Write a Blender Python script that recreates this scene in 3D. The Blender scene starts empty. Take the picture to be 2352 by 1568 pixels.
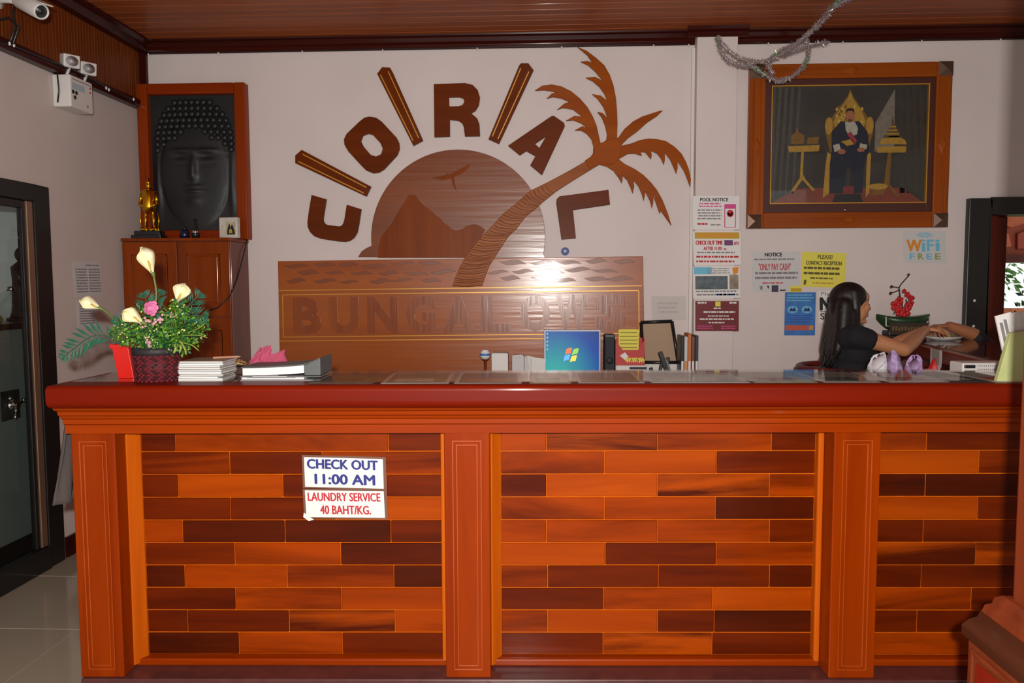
import bpy, bmesh, math, random
from mathutils import Vector, Matrix, Euler, noise
random.seed(7)
pi = math.pi
scene = bpy.context.scene
COL = scene.collection

# ------------------------------------------------------------------ camera
CAM_H, FOC = 1.457, 1800.0
YAW, PITCH, ROLL = .045, .0716, -.0037
RC = Matrix.Rotation(YAW, 3, 'Z') @ Matrix.Rotation(pi/2-PITCH, 3, 'X') @ Matrix.Rotation(ROLL, 3, 'Z')
CAM = Vector((0, 0, CAM_H))
cd = bpy.data.cameras.new('camera'); cam = bpy.data.objects.new('camera', cd); COL.objects.link(cam)
cd.sensor_width = 36; cd.lens = 36*FOC/2352; cd.clip_start = .05; cd.clip_end = 200
cam.matrix_world = Matrix.Translation(CAM) @ RC.to_4x4()
scene.camera = cam

# ------------------------------------------------------------------ world, flash, exposure
scene.view_settings.view_transform = 'Standard'; scene.view_settings.look = 'None'
scene.view_settings.gamma = 1; scene.view_settings.use_curve_mapping = False
scene.view_settings.exposure = 0.0
w = bpy.data.worlds.new('overcast_sky'); scene.world = w; w.use_nodes = True
bg = w.node_tree.nodes['Background']; bg.inputs[0].default_value = (.93, 1.0, .97, 1); bg.inputs[1].default_value = 1.2
# the photographer's flash: sits a hand's breadth above and behind the lens
fl = bpy.data.lights.new('camera_flash', 'AREA'); fl.shape = 'RECTANGLE'; fl.size = .07; fl.size_y = .045
fl.energy = 116; fl.color = (1, .955, .90)
flo = bpy.data.objects.new('camera_flash', fl); COL.objects.link(flo)
flo.matrix_world = Matrix.Translation(CAM + RC @ Vector((0, .12, .21))) @ RC.to_4x4()

# ------------------------------------------------------------------ pixel helpers (work out where a thing stands on a known plane)
def ray(x, y): return RC @ Vector(((x-1176)/FOC, -(y-784)/FOC, -1))
def PY(x, y, Y): d = ray(x, y); return CAM + d*(Y/d.y)
def PX(x, y, X): d = ray(x, y); return CAM + d*(X/d.x)
def PZ(x, y, Z): d = ray(x, y); return CAM + d*((Z-CAM_H)/d.z)
YW, XL, ZC = 4.97, -2.6, 3.0          # back wall, left wall, ceiling

# ------------------------------------------------------------------ materials
def lin(c):
    return tuple(((v/255)/12.92 if v/255 <= .04045 else ((v/255+.055)/1.055)**2.4) for v in c)
MATS = {}
def mat(name, col, rough=.5, metal=0, coat=0, bump=0, bscale=60, var=0, vscale=8, emit=0, alpha=1, trans=0, spec=.5):
    if name in MATS: return MATS[name]
    m = bpy.data.materials.new(name); m.use_nodes = True; MATS[name] = m
    nt = m.node_tree; b = nt.nodes['Principled BSDF']
    b.inputs['Base Color'].default_value = (*col, 1); b.inputs['Roughness'].default_value = rough
    b.inputs['Metallic'].default_value = metal; b.inputs['Coat Weight'].default_value = coat
    b.inputs['Coat Roughness'].default_value = .08; b.inputs['Specular IOR Level'].default_value = spec
    b.inputs['Transmission Weight'].default_value = trans
    if emit: b.inputs['Emission Color'].default_value = (*col, 1); b.inputs['Emission Strength'].default_value = emit
    if alpha < 1: b.inputs['Alpha'].default_value = alpha
    tc = nt.nodes.new('ShaderNodeTexCoord')
    if var:
        n = nt.nodes.new('ShaderNodeTexNoise'); n.inputs['Scale'].default_value = vscale; n.inputs['Detail'].default_value = 5
        r = nt.nodes.new('ShaderNodeValToRGB')
        r.color_ramp.elements[0].position = .3; r.color_ramp.elements[1].position = .7
        r.color_ramp.elements[0].color = (*[v*(1-var) for v in col], 1); r.color_ramp.elements[1].color = (*[min(1, v*(1+var*.5)) for v in col], 1)
        nt.links.new(tc.outputs['Object'], n.inputs['Vector']); nt.links.new(n.outputs['Fac'], r.inputs['Fac'])
        nt.links.new(r.outputs['Color'], b.inputs['Base Color'])
    if bump:
        n2 = nt.nodes.new('ShaderNodeTexNoise'); n2.inputs['Scale'].default_value = bscale; n2.inputs['Detail'].default_value = 3
        bp = nt.nodes.new('ShaderNodeBump'); bp.inputs['Strength'].default_value = bump; bp.inputs['Distance'].default_value = .004
        nt.links.new(tc.outputs['Object'], n2.inputs['Vector']); nt.links.new(n2.outputs['Fac'], bp.inputs['Height'])
        nt.links.new(bp.outputs['Normal'], b.inputs['Normal'])
    return m
def wood(name, c0, c1, axis='x', rough=.35, coat=.3, scale=9, stretch=14, lo=.32, hi=.68, bump=.15, coat_rough=.1, c2=None, spec=.1):
    """varnished timber: streaked noise along the grain axis, shifted for each object"""
    if name in MATS: return MATS[name]
    m = bpy.data.materials.new(name); m.use_nodes = True; MATS[name] = m
    nt = m.node_tree; b = nt.nodes['Principled BSDF']; L = nt.links.new
    tc = nt.nodes.new('ShaderNodeTexCoord'); oi = nt.nodes.new('ShaderNodeObjectInfo')
    mul = nt.nodes.new('ShaderNodeMath'); mul.operation = 'MULTIPLY'; mul.inputs[1].default_value = 37.0
    add = nt.nodes.new('ShaderNodeVectorMath'); add.operation = 'ADD'
    mp = nt.nodes.new('ShaderNodeMapping'); s = [scale]*3; s['xyz'.index(axis)] = scale/stretch; mp.inputs['Scale'].default_value = s
    L(oi.outputs['Random'], mul.inputs[0]); L(tc.outputs['Object'], mp.inputs['Vector'])
    L(mp.outputs['Vector'], add.inputs[0]); L(mul.outputs[0], add.inputs[1])
    n = nt.nodes.new('ShaderNodeTexNoise'); n.inputs['Scale'].default_value = 1.0; n.inputs['Detail'].default_value = 7; n.inputs['Roughness'].default_value = .62; n.inputs['Distortion'].default_value = .6
    L(add.outputs[0], n.inputs['Vector'])
    r = nt.nodes.new('ShaderNodeValToRGB'); e = r.color_ramp.elements
    e[0].position = lo; e[1].position = hi; e[0].color = (*c0, 1); e[1].color = (*c1, 1)
    if c2: k = e.new((lo+hi)/2); k.color = (*c2, 1)
    L(n.outputs['Fac'], r.inputs['Fac']); L(r.outputs['Color'], b.inputs['Base Color'])
    n2 = nt.nodes.new('ShaderNodeTexNoise'); n2.inputs['Scale'].default_value = 5.0; n2.inputs['Detail'].default_value = 4
    L(add.outputs[0], n2.inputs['Vector'])
    bp = nt.nodes.new('ShaderNodeBump'); bp.inputs['Strength'].default_value = bump; bp.inputs['Distance'].default_value = .002
    L(n2.outputs['Fac'], bp.inputs['Height']); L(bp.outputs['Normal'], b.inputs['Normal']); L(bp.outputs['Normal'], b.inputs['Coat Normal'])
    b.inputs['Roughness'].default_value = rough; b.inputs['Coat Weight'].default_value = coat*.25; b.inputs['Coat Roughness'].default_value = coat_rough; b.inputs['Specular IOR Level'].default_value = spec
    return m
def glass(name, col=(1, 1, 1), rough=.02, ior=1.45):
    if name in MATS: return MATS[name]
    m = bpy.data.materials.new(name); m.use_nodes = True; MATS[name] = m; nt = m.node_tree; nt.nodes.clear()
    o = nt.nodes.new('ShaderNodeOutputMaterial'); t = nt.nodes.new('ShaderNodeBsdfTransparent'); g = nt.nodes.new('ShaderNodeBsdfGlossy')
    t.inputs[0].default_value = (*col, 1); g.inputs['Roughness'].default_value = rough
    fr = nt.nodes.new('ShaderNodeFresnel'); fr.inputs[0].default_value = ior; mx = nt.nodes.new('ShaderNodeMixShader')
    geo = nt.nodes.new('ShaderNodeNewGeometry'); sub = nt.nodes.new('ShaderNodeMath'); sub.operation = 'SUBTRACT'; sub.inputs[0].default_value = 1; nt.links.new(geo.outputs['Backfacing'], sub.inputs[1])
    ml = nt.nodes.new('ShaderNodeMath'); ml.operation = 'MULTIPLY'; nt.links.new(fr.outputs[0], ml.inputs[0]); nt.links.new(sub.outputs[0], ml.inputs[1])
    nt.links.new(ml.outputs[0], mx.inputs[0]); nt.links.new(t.outputs[0], mx.inputs[1]); nt.links.new(g.outputs[0], mx.inputs[2]); nt.links.new(mx.outputs[0], o.inputs[0])
    return m

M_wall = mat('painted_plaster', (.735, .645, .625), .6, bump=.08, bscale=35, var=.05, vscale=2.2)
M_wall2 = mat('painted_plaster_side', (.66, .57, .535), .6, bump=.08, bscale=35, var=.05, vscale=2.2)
M_ceil = wood('ceiling_board', lin((138, 68, 34)), lin((170, 92, 50)), 'x', .38, .1, 14, 30, bump=.1)
M_frieze = wood('frieze_panel', lin((92, 40, 8)), lin((122, 56, 14)), 'z', .45, .1, 40, 40, bump=.1)
M_trim = wood('dark_trim', lin((46, 12, 8)), lin((66, 20, 12)), 'x', .25, .5, 10, 20, bump=.05)
M_floor = mat('floor_tile', lin((168, 158, 140)), .12, var=.06, vscale=3, coat=.3)
M_grout = mat('grout', lin((96, 90, 80)), .8)
M_lip = wood('counter_top_edge', lin((108, 18, 0)), lin((126, 27, 0)), 'x', .45, .16, 7, 25, bump=.08, coat_rough=.15)
M_top = wood('counter_top_face', lin((66, 22, 12)), lin((92, 34, 18)), 'x', .25, 4, 7, 25, bump=.04, coat_rough=.05, spec=.4)
M_post = wood('post_teak', lin((130, 40, 0)), lin((156, 56, 0)), 'z', .33, .45, 9, 16, bump=.08)
M_postx = wood('crown_teak', lin((134, 42, 0)), lin((160, 58, 0)), 'x', .33, .45, 9, 16, bump=.08)
M_edge = wood('pale_edge_strip', lin((184, 78, 6)), lin((210, 104, 18)), 'z', .35, .4, 9, 16)
M_pd = wood('plank_dark', lin((76, 18, 0)), lin((114, 36, 0)), 'x', .33, .4, 11, 12)
M_pvd = wood('plank_very_dark', lin((58, 14, 1)), lin((90, 26, 2)), 'x', .33, .4, 11, 12)
M_pm = wood('plank_mid', lin((96, 28, 0)), lin((158, 58, 0)), 'x', .33, .4, 6, 9, .36, .6)
M_pl = wood('plank_light', lin((144, 50, 0)), lin((176, 72, 2)), 'x', .33, .4, 8, 12)
M_px = wood('plank_mixed', lin((78, 20, 0)), lin((166, 66, 2)), 'x', .33, .4, 7, 9, .4, .6)
PL = {'d': M_pd, 'v': M_pvd, 'm': M_pm, 'l': M_pl, 'x': M_px}
M_plinth = mat('plinth_stone', lin((92, 52, 50)), .3, var=.2, vscale=20)
M_sign = wood('sign_board', lin((150, 68, 0)), lin((172, 86, 3)), 'x', .36, 2, 6, 18, bump=.6, coat_rough=.2, spec=.3)
M_disc = wood('sun_disc_wood', lin((116, 52, 1)), lin((138, 66, 6)), 'x', .36, 2, 6, 22, bump=.6, coat_rough=.2, spec=.3)
M_mount = wood('mountain_carving', lin((120, 52, 6)), lin((142, 66, 12)), 'z', .35, .4, 9, 14, bump=.25)
M_letter = wood('letter_walnut', lin((94, 36, 0)), lin((114, 46, 2)), 'x', .4, .25, 9, 12, bump=.1)
M_letter2 = wood('raised_letter', lin((134, 58, 0)), lin((154, 74, 2)), 'z', .36, 2, 9, 12, bump=.5, coat_rough=.2, spec=.3)
M_palm = wood('palm_wood', lin((142, 64, 4)), lin((164, 80, 8)), 'x', .38, .35, 8, 8, bump=.12)
M_trunk = wood('palm_trunk_wood', lin((142, 76, 34)), lin((174, 102, 52)), 'x', .33, .5, 8, 8, bump=.12)
M_shade_ring = mat('wave_shade_and_ring', lin((128, 56, 2)), .4, coat=.3)  # shade of the wave gouges as colour; also every other trunk ring
M_gold = mat('gold_line', lin((206, 148, 50)), .35, .3)
M_cab = wood('cabinet_mahogany', lin((112, 44, 8)), lin((142, 62, 14)), 'z', .38, .35, 7, 16)
M_cabside = wood('cabinet_side', lin((112, 66, 54)), lin((128, 76, 62)), 'z', .3, .4, 7, 16)
M_redframe = wood('red_frame', lin((122, 42, 6)), lin((152, 58, 10)), 'z', .36, .35, 7, 16)
M_redframex = wood('red_frame_rail', lin((122, 38, 6)), lin((150, 54, 10)), 'x', .36, .35, 7, 16)
M_relief = mat('charcoal_relief', lin((27, 27, 29)), .5, bump=.2, bscale=80)
M_pic = wood('picture_frame_wood', lin((134, 60, 14)), lin((164, 82, 24)), 'x', .3, .5, 9, 20)
M_picz = wood('picture_stile_wood', lin((134, 60, 14)), lin((164, 82, 24)), 'z', .3, .5, 9, 20)
M_mat_ = mat('dark_mount', lin((72, 26, 16)), .5)
M_black = mat('black_aluminium', lin((34, 32, 32)), .35, .2)
M_blackp = mat('black_plastic', lin((30, 30, 32)), .35)
M_bronze = mat('bronze_strip', lin((150, 118, 96)), .35, .6)
M_white = mat('white_plastic', lin((222, 218, 214)), .4)
M_paper = mat('white_paper', lin((232, 230, 228)), .7)
M_paperg = mat('grey_paper', lin((208, 206, 206)), .7)
M_chrome = mat('chrome', (.75, .75, .76), .12, 1)
M_goldm = mat('gilt_metal', lin((228, 170, 40)), .22, 1)
M_ink = mat('black_ink', (.012, .012, .014), .6)
M_navy = mat('blue_ink', lin((40, 48, 130)), .6)
M_redink = mat('red_ink', lin((190, 36, 50)), .6)
M_pink = mat('pink_ink', lin((214, 70, 140)), .6)
M_greyink = mat('grey_ink', lin((134, 130, 134)), .6)
M_yel = mat('yellow_paper', lin((232, 220, 90)), .7)
M_gldbar = mat('mustard_ink', lin((196, 160, 30)), .6)
M_bluep = mat('blue_poster', lin((60, 120, 196)), .5, var=.25, vscale=20)
M_lblue = mat('light_blue_ink', lin((110, 190, 220)), .6)
M_orange = mat('orange_ink', lin((226, 140, 40)), .6)
M_maroon = mat('maroon_poster', lin((112, 10, 18)), .5)
M_skin = mat('skin', lin((190, 130, 92)), .5, var=.06, vscale=30)
M_hair = mat('black_hair', lin((20, 14, 14)), .5, spec=.5)
M_shirt = mat('black_cotton', lin((20, 20, 26)), .9)
M_glass = glass('clear_glass', (.93, .95, .94))
M_dglass = glass('door_glass', (.80, .83, .82))

# ------------------------------------------------------------------ mesh builder
def lerp(a, b, t): return a + (b-a)*t
class MB:
    def __init__(s, off=(0, 0, 0)): s.v = []; s.f = []; s.off = Vector(off)
    def add(s, vs, fs):
        n = len(s.v); s.v += [Vector(v)-s.off for v in vs]; s.f += [tuple(i+n for i in f) for f in fs]; return s
    def box(s, x0, x1, y0, y1, z0, z1):
        return s.add([(x0,y0,z0),(x1,y0,z0),(x1,y1,z0),(x0,y1,z0),(x0,y0,z1),(x1,y0,z1),(x1,y1,z1),(x0,y1,z1)],
                     [(0,3,2,1),(4,5,6,7),(0,1,5,4),(1,2,6,5),(2,3,7,6),(3,0,4,7)])
    def obox(s, c, ax, ay, az):
        c, ax, ay, az = map(Vector, (c, ax, ay, az)); vs = []
        for k in (-1, 1):
            for i, j in ((-1,-1),(1,-1),(1,1),(-1,1)): vs.append(c+ax*i+ay*j+az*k)
        return s.add(vs, [(0,3,2,1),(4,5,6,7),(0,1,5,4),(1,2,6,5),(2,3,7,6),(3,0,4,7)])
    def slab(s, quad, n):     # quad of 4 points thickened along -n
        q = [Vector(p) for p in quad]; n = Vector(n)
        return s.add(q+[p-n for p in q], [(0,1,2,3),(7,6,5,4),(0,4,5,1),(1,5,6,2),(2,6,7,3),(3,7,4,0)])
    def tube(s, pts, rad, seg=8, cap=True, flat=1.0, up=(0, 0, 1)):
        pts = [Vector(p) for p in pts]; n = len(pts)
        if not hasattr(rad, '__len__'): rad = [rad]*n
        vs = []; prev = None
        for i, p in enumerate(pts):
            t = (pts[min(i+1, n-1)]-pts[max(i-1, 0)]).normalized()
            u = prev if prev else Vector(up)
            a = u - t*u.dot(t)
            if a.length < 1e-4: a = Vector((1, .3, .2)) - t*Vector((1, .3, .2)).dot(t)
            a.normalize(); prev = a; b = t.cross(a)
            for k in range(seg):
                th = 2*pi*k/seg; vs.append(p + (a*math.cos(th)*flat + b*math.sin(th))*rad[i])
        fs = [(i*seg+k, i*seg+(k+1) % seg, (i+1)*seg+(k+1) % seg, (i+1)*seg+k) for i in range(n-1) for k in range(seg)]
        if cap: fs += [tuple(range(seg-1, -1, -1)), tuple((n-1)*seg+k for k in range(seg))]
        return s.add(vs, fs)
    def lathe(s, prof, c=(0, 0, 0), seg=20, sx=1, sy=1, M=None):
        c = Vector(c); vs = []; n = len(prof)
        for r, z in prof:
            for k in range(seg):
                p = Vector((r*math.cos(2*pi*k/seg)*sx, r*math.sin(2*pi*k/seg)*sy, z))
                vs.append(c + (M @ p if M else p))
        fs = [(i*seg+k, i*seg+(k+1) % seg, (i+1)*seg+(k+1) % seg, (i+1)*seg+k) for i in range(n-1) for k in range(seg)]
        fs += [tuple(range(seg-1, -1, -1)), tuple((n-1)*seg+k for k in range(seg))]
        return s.add(vs, fs)
    def ell(s, c, r, seg=12, rings=8, M=None):
        if not hasattr(r, '__len__'): r = (r, r, r)
        c = Vector(c); vs = []; fs = []
        for i in range(rings+1):
            ph = pi*i/rings
            for k in range(seg):
                th = 2*pi*k/seg
                p = Vector((r[0]*math.sin(ph)*math.cos(th), r[1]*math.sin(ph)*math.sin(th), r[2]*math.cos(ph)))
                vs.append(c + (M @ p if M else p))
        fs = [(i*seg+k, (i+1)*seg+k, (i+1)*seg+(k+1) % seg, i*seg+(k+1) % seg) for i in range(rings) for k in range(seg)]
        return s.add(vs, fs)
    def cap(s, p0, r0, p1, r1, seg=12):   # tapered capsule
        s.tube([p0, p1], [r0, r1], seg); s.ell(p0, r0, seg, 6); s.ell(p1, r1, seg, 6); return s
    def loft(s, rows, closed=True, caps=True):
        n = len(rows[0]); vs = [p for r in rows for p in r]; fs = []
        for i in range(len(rows)-1):
            for k in range(n if closed else n-1):
                fs.append((i*n+k, i*n+(k+1) % n, (i+1)*n+(k+1) % n, (i+1)*n+k))
        if caps: fs += [tuple(range(n-1, -1, -1)), tuple((len(rows)-1)*n+k for k in range(n))]
        return s.add(vs, fs)
    def mesh(s, name, smooth=False, fix=True):
        me = bpy.data.meshes.new(name); me.from_pydata([tuple(v) for v in s.v], [], s.f)
        if fix:
            bm = bmesh.new(); bm.from_mesh(me); bmesh.ops.remove_doubles(bm, verts=bm.verts, dist=1e-6)
            bmesh.ops.recalc_face_normals(bm, faces=bm.faces); bm.to_mesh(me); bm.free()
        if smooth: me.polygons.foreach_set('use_smooth', [True]*len(me.polygons))
        me.update(); return me
    def build(s, name, m, parent=None, smooth=False, bevel=0, loc=None, rotz=0, fix=True, seg=2):
        return link(name, s.mesh(name, smooth, fix), m, parent, bevel, loc, rotz, seg)
def link(name, me, m, parent=None, bevel=0, loc=None, rotz=0, seg=2):
    o = bpy.data.objects.new(name, me); COL.objects.link(o)
    if m and not me.materials: me.materials.append(m)
    if parent: o.parent = parent
    if loc is not None: o.location = loc
    o.rotation_euler.z = rotz
    if bevel:
        b = o.modifiers.new('bevel', 'BEVEL'); b.width = bevel; b.segments = seg; b.limit_method = 'ANGLE'; b.angle_limit = .6
    return o
def tag(o, label, cat, group=None, kind=None):
    o['label'] = label; o['category'] = cat
    if group: o['group'] = group
    if kind: o['kind'] = kind
    return o
def thing(name, label, cat, loc=(0, 0, 0), rotz=0, group=None):
    o = bpy.data.objects.new(name, None); COL.objects.link(o); o.empty_display_size = .05
    o.location = loc; o.rotation_euler.z = rotz
    return tag(o, label, cat, group)
def struct(o, label=None):
    o['kind'] = 'structure'
    if label: o['label'] = label
    return o
def curve_mesh(polys, depth, bevel=0):
    """filled prism of closed outlines (holes allowed) in XY, z from 0 to depth"""
    c = bpy.data.curves.new('outline', 'CURVE'); c.dimensions = '2D'; c.fill_mode = 'BOTH'
    for p in polys:
        sp = c.splines.new('POLY'); sp.points.add(len(p)-1); sp.use_cyclic_u = True
        for i, q in enumerate(p): sp.points[i].co = (q[0], q[1], 0, 1)
    c.extrude = max(depth/2-bevel, 1e-5); c.bevel_depth = bevel; c.bevel_resolution = 1; c.offset = -bevel
    o = bpy.data.objects.new('outline', c); me = bpy.data.meshes.new_from_object(o)
    bpy.data.objects.remove(o); bpy.data.curves.remove(c)
    me.transform(Matrix.Translation((0, 0, depth/2))); me.materials.clear(); return me
def prism_y(name, polys, yfront, depth, m, parent, off, bevel=0):
    """outlines given as world (X, Z); the front faces -Y at yfront"""
    me = curve_mesh(polys, depth, bevel)
    me.transform(Matrix.Translation(-Vector(off)) @ Matrix.Translation((0, yfront+depth, 0)) @ Matrix.Rotation(pi/2, 4, 'X'))
    return link(name, me, m, parent)
_tc = {}
def text_raw(body, bold):
    k = (body, bold)
    if k not in _tc:
        c = bpy.data.curves.new('t', 'FONT'); c.body = body; c.size = 1; c.offset = bold; c.resolution_u = 3; c.extrude = 0
        o = bpy.data.objects.new('t', c); me = bpy.data.meshes.new_from_object(o); bpy.data.objects.remove(o)
        vs = [v.co.copy() for v in me.vertices]; fs = [tuple(p.vertices) for p in me.polygons]
        x0 = min(v.x for v in vs); x1 = max(v.x for v in vs); y0 = min(v.y for v in vs); y1 = max(v.y for v in vs)
        _tc[k] = ([((v.x-x0)/(x1-x0), (v.y-y0)/(y1-y0)) for v in vs], fs); bpy.data.meshes.remove(me)
    return _tc[k]
class Sheet:
    """a flat print: O top-left corner, U full width, V full height (down), N towards the viewer"""
    def __init__(s, O, U, V, N, root): s.O, s.U, s.V, s.N, s.root = Vector(O), Vector(U), Vector(V), Vector(N).normalized(), root
    def at(s, u, v, d=0): return s.O + s.U*u + s.V*v + s.N*d
    def rect(s, name, u0, v0, u1, v1, m, d=.0012, bld=True, mb=None):
        mb = mb or MB(s.root.location)
        mb.slab([s.at(u0,v1,d), s.at(u1,v1,d), s.at(u1,v0,d), s.at(u0,v0,d)], s.N*.0006)
        return mb.build(name, m, s.root) if bld else mb
    def poly(s, name, pts, m, d=.0012):
        q = [s.at(u, v, d) for u, v in pts]; n = len(q); b = [p-s.N*.0005 for p in q]
        return MB(s.root.location).add(q+b, [tuple(range(n)), tuple(range(2*n-1, n-1, -1))]+[(i, i+n, (i+1) % n+n, (i+1) % n) for i in range(n)]).build(name, m, s.root)
    def text(s, body, u0, v0, u1, v1, m, bold=.02, d=.0018, name='lettering', depth=.0004):
        vs, fs = text_raw(body, 0)
        mb = MB(s.root.location); hw = abs(v1-v0)*s.V.length*bold*1.6; du, dv = hw/s.U.length, hw/s.V.length*.6
        for i, (kx, ky) in enumerate(((0, 0), (-1, 0), (1, 0), (0, -1), (0, 1))):
            mb.add([s.at(u0+(u1-u0)*x+du*kx, v1+(v0-v1)*y+dv*ky, d+.0002*i) for x, y in vs], fs)
        return mb.build(name, m, s.root, fix=False)
    def lines(s, u0, v0, u1, v1, n, m, d=.0016, seed=1, fill=.45, name='print_lines', word=(.03, .12)):
        rnd = random.Random(seed); mb = MB(s.root.location); h = (v1-v0)/n
        for i in range(n):
            u = u0 + rnd.random()*.04*(u1-u0); end = u1 - rnd.random()*.12*(u1-u0)
            while u < end:
                wd = rnd.uniform(*word); wd = min(wd, end-u)
                if wd > .006: s.rect('x', u, v0+i*h, u+wd, v0+i*h+h*fill, m, d, False, mb)
                u += wd + .016
        o = mb.build(name, m, s.root); o['kind'] = 'stuff'; return o

# ================================================================== THE SETTING
struct(MB().box(-4.6, 4.3, -3.2, 9.2, -.16, -.012).build('floor', M_grout), 'pale glossy tiled floor')
floor = bpy.data.objects['floor']
tb = MB().box(0, .596, 0, .596, -.0125, 0).mesh('floor_tile')
for i in range(11):
    for j in range(6):
        o = link('floor_tile', tb, M_floor, floor, .0015); o.location = (-2.6+.6*i, 1.36+.6*j+.002, 0)
far = MB().box(-2.6, 4.2, -3.2, 1.358, -.0125, 0).build('floor_field', M_floor, floor)
far = MB().box(-4.6, -2.606, -3.2, 5.0, -.0125, 0).build('floor_field', M_floor, floor)

# openings: far right of the back wall (window to a second room) and in the left wall (glazed door)
OPX = PY(2214, 600, YW).x; OPZ = PY(2280, 456, YW).z
wb = struct(MB().box(XL-.14, OPX, YW, YW+.14, 0, ZC+.1).box(OPX, 4.2, YW, YW+.14, OPZ, ZC+.1).box(OPX, 4.2, YW, YW+.14, 0, .95).build('wall_back', M_wall), 'pinkish white plaster back wall')
XO = XL+.02
DY1 = PX(131, 840, XO).y; DZ1 = PX(110, 430, XO).z; DY0 = 2.2; DYB = PX(96, 840, XO).y; DYG = PX(82, 840, XO).y
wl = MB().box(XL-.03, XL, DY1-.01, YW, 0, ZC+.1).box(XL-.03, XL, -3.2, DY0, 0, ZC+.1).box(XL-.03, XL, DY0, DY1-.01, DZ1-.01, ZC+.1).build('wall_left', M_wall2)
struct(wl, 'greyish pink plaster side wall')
struct(MB().box(4.2, 4.34, -3.2, YW+.14, 0, ZC+.1).build('wall_right_sky_block', M_wall2))  # unseen wall, added to hold the bright sky out of the room
# column standing proud of the back wall
cx0 = PY(1599, 300, YW-.09).x; cx1 = PY(1692, 300, YW-.09).x
struct(MB().box(cx0, cx1, YW-.09, YW-.001, 0, ZC).build('wall_pier', M_wall, bevel=.004), 'shallow pier standing out from the back wall')
# ceiling and its boards
ce = struct(MB().box(-2.74, 4.34, -3.2, YW+.14, ZC+.1, ZC+.2).build('ceiling', M_ceil), 'brown timber board ceiling')
cb = MB().add([(-2.6,0,0),(4.2,0,0),(4.2,.080,0),(-2.6,.080,0),(-2.6,-.004,.012),(4.2,-.004,.012),(4.2,.084,.012),(-2.6,.084,.012)],
     [(0,1,2,3),(4,7,6,5),(0,4,5,1),(1,5,6,2),(2,6,7,3),(3,7,4,0)]).mesh('ceiling_board')
for i in range(95):
    o = link('ceiling_board', cb, M_ceil, ce); o.location = (0, YW-.088*(i+1), ZC)
    if i > 40: o.hide_render = False
# dark cornice trims
def profile_run(mb, prof, p0, p1, nrm):
    p0, p1, nrm = Vector(p0), Vector(p1), Vector(nrm)
    mb.loft([[p0+nrm*a+Vector((0,0,b)) for a, b in prof], [p1+nrm*a+Vector((0,0,b)) for a, b in prof]])
CORN = [(0, -.085), (.012, -.085), (.014, -.06), (.03, -.045), (.034, -.02), (.05, -.015), (.055, 0), (0, 0)]
mb = MB(); zt = ZC+.005
profile_run(mb, CORN, (XL, YW, zt), (cx0+.0, YW, zt), (0, -1, 0))
profile_run(mb, CORN, (cx0-.06, YW-.09, zt+.02), (cx1+.06, YW-.09, zt+.02), (0, -1, 0))
profile_run(mb, CORN, (cx1, YW, zt), (4.2, YW, zt), (0, -1, 0))
struct(mb.build('trim_1', M_trim, bevel=.002), 'dark glossy cornice along the back wall')
# timber frieze on the left wall between two dark trims
FZ = PX(310, 232, XL+.03).z
struct(MB().box(XL, XL+.03, -3.2, YW-.001, FZ, ZC).build('wall_frieze', M_frieze), 'brown striped timber frieze above the left wall')
fr = bpy.data.objects['wall_frieze']
sb = MB().add([(0,0,0),(0,.026,0),(0,.026,1),(0,0,1),(.004,.003,0),(.004,.023,0),(.004,.023,1),(.004,.003,1)],
     [(4,5,6,7),(0,4,7,3),(5,1,2,6),(0,1,5,4),(3,7,6,2),(0,3,2,1)]).mesh('frieze_board')
for i in range(56):
    o = link('frieze_board', sb, M_frieze, fr); o.location = (XL+.03, YW-.0275*(i+1), FZ); o.scale.z = ZC-FZ
mb = MB(); profile_run(mb, [(0, -.035), (.05, -.035), (.056, -.02), (.056, .01), (.04, .02), (0, .02)], (XL, -3.2, FZ), (XL, YW-.002, FZ), (1, 0, 0))
profile_run(mb, [(0, -.075), (.045, -.07), (.06, -.03), (.085, -.015), (.085, 0), (0, 0)], (XL+.03, -3.2, ZC), (XL+.03, YW-.03, ZC), (1, 0, 0))
mb.box(XL, XL+.075, YW-.03, YW-.001, FZ, ZC)
struct(mb.build('trim_2', M_trim, bevel=.002), 'dark trims above and below the frieze')
struct(MB().box(XL, XL+.015, DY1+.03, YW-.001, 0, .11).build('baseboard_left', M_trim), 'dark baseboard')
struct(MB().box(XL+.016, 2.5, YW-.015, YW-.001, 0, .11).build('baseboard_back', M_trim))

# ------------------------------------------------------------------ glazed door in the left wall
jw = MB().box(XL-.03, XO, DYB, DY1, 0, DZ1).box(XL-.03, XO, DY0, DYB, DZ1-.085, DZ1).box(XL-.03, XO, DY0, DY0+.1, 0, DZ1-.085)
door = struct(jw.build('door_1', M_black, bevel=.004), 'black aluminium frame of the glazed side door')
MB().box(XL-.022, XL+.012, DYG, DYB-.002, .12, DZ1-.086).build('leaf_stile', M_bronze, door, bevel=.003)
MB().box(XL-.024, XL+.004, DYG-.028, DYG-.001, .12, DZ1-.086).build('leaf_edge', M_black, door, bevel=.003)
MB().box(XL-.024, XL+.008, DY0+.11, DYG-.029, DZ1-.125, DZ1-.086).build('leaf_top_rail', M_black, door, bevel=.003)
MB().box(XL-.03, XO+.01, DY0+.1, DYB-.002, .0005, .115).build('leaf_bottom_rail', M_black, door, bevel=.003)
MB().box(XL-.012, XL-.006, DY0+.11, DYG-.029, .12, DZ1-.125).build('glass_pane', M_dglass, door)
# room behind the door
struct(MB().box(-3.55, -3.45, -1, 5.1, 0, ZC).box(-3.45, XL-.031, 4.6, 4.7, 0, ZC).box(-3.5, XL-.031, -1, 4.7, 2.6, 2.7).build('wall_office', mat('office_wall', (.74, .74, .73), .7)), 'grey wall of the small room behind the door')

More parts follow.
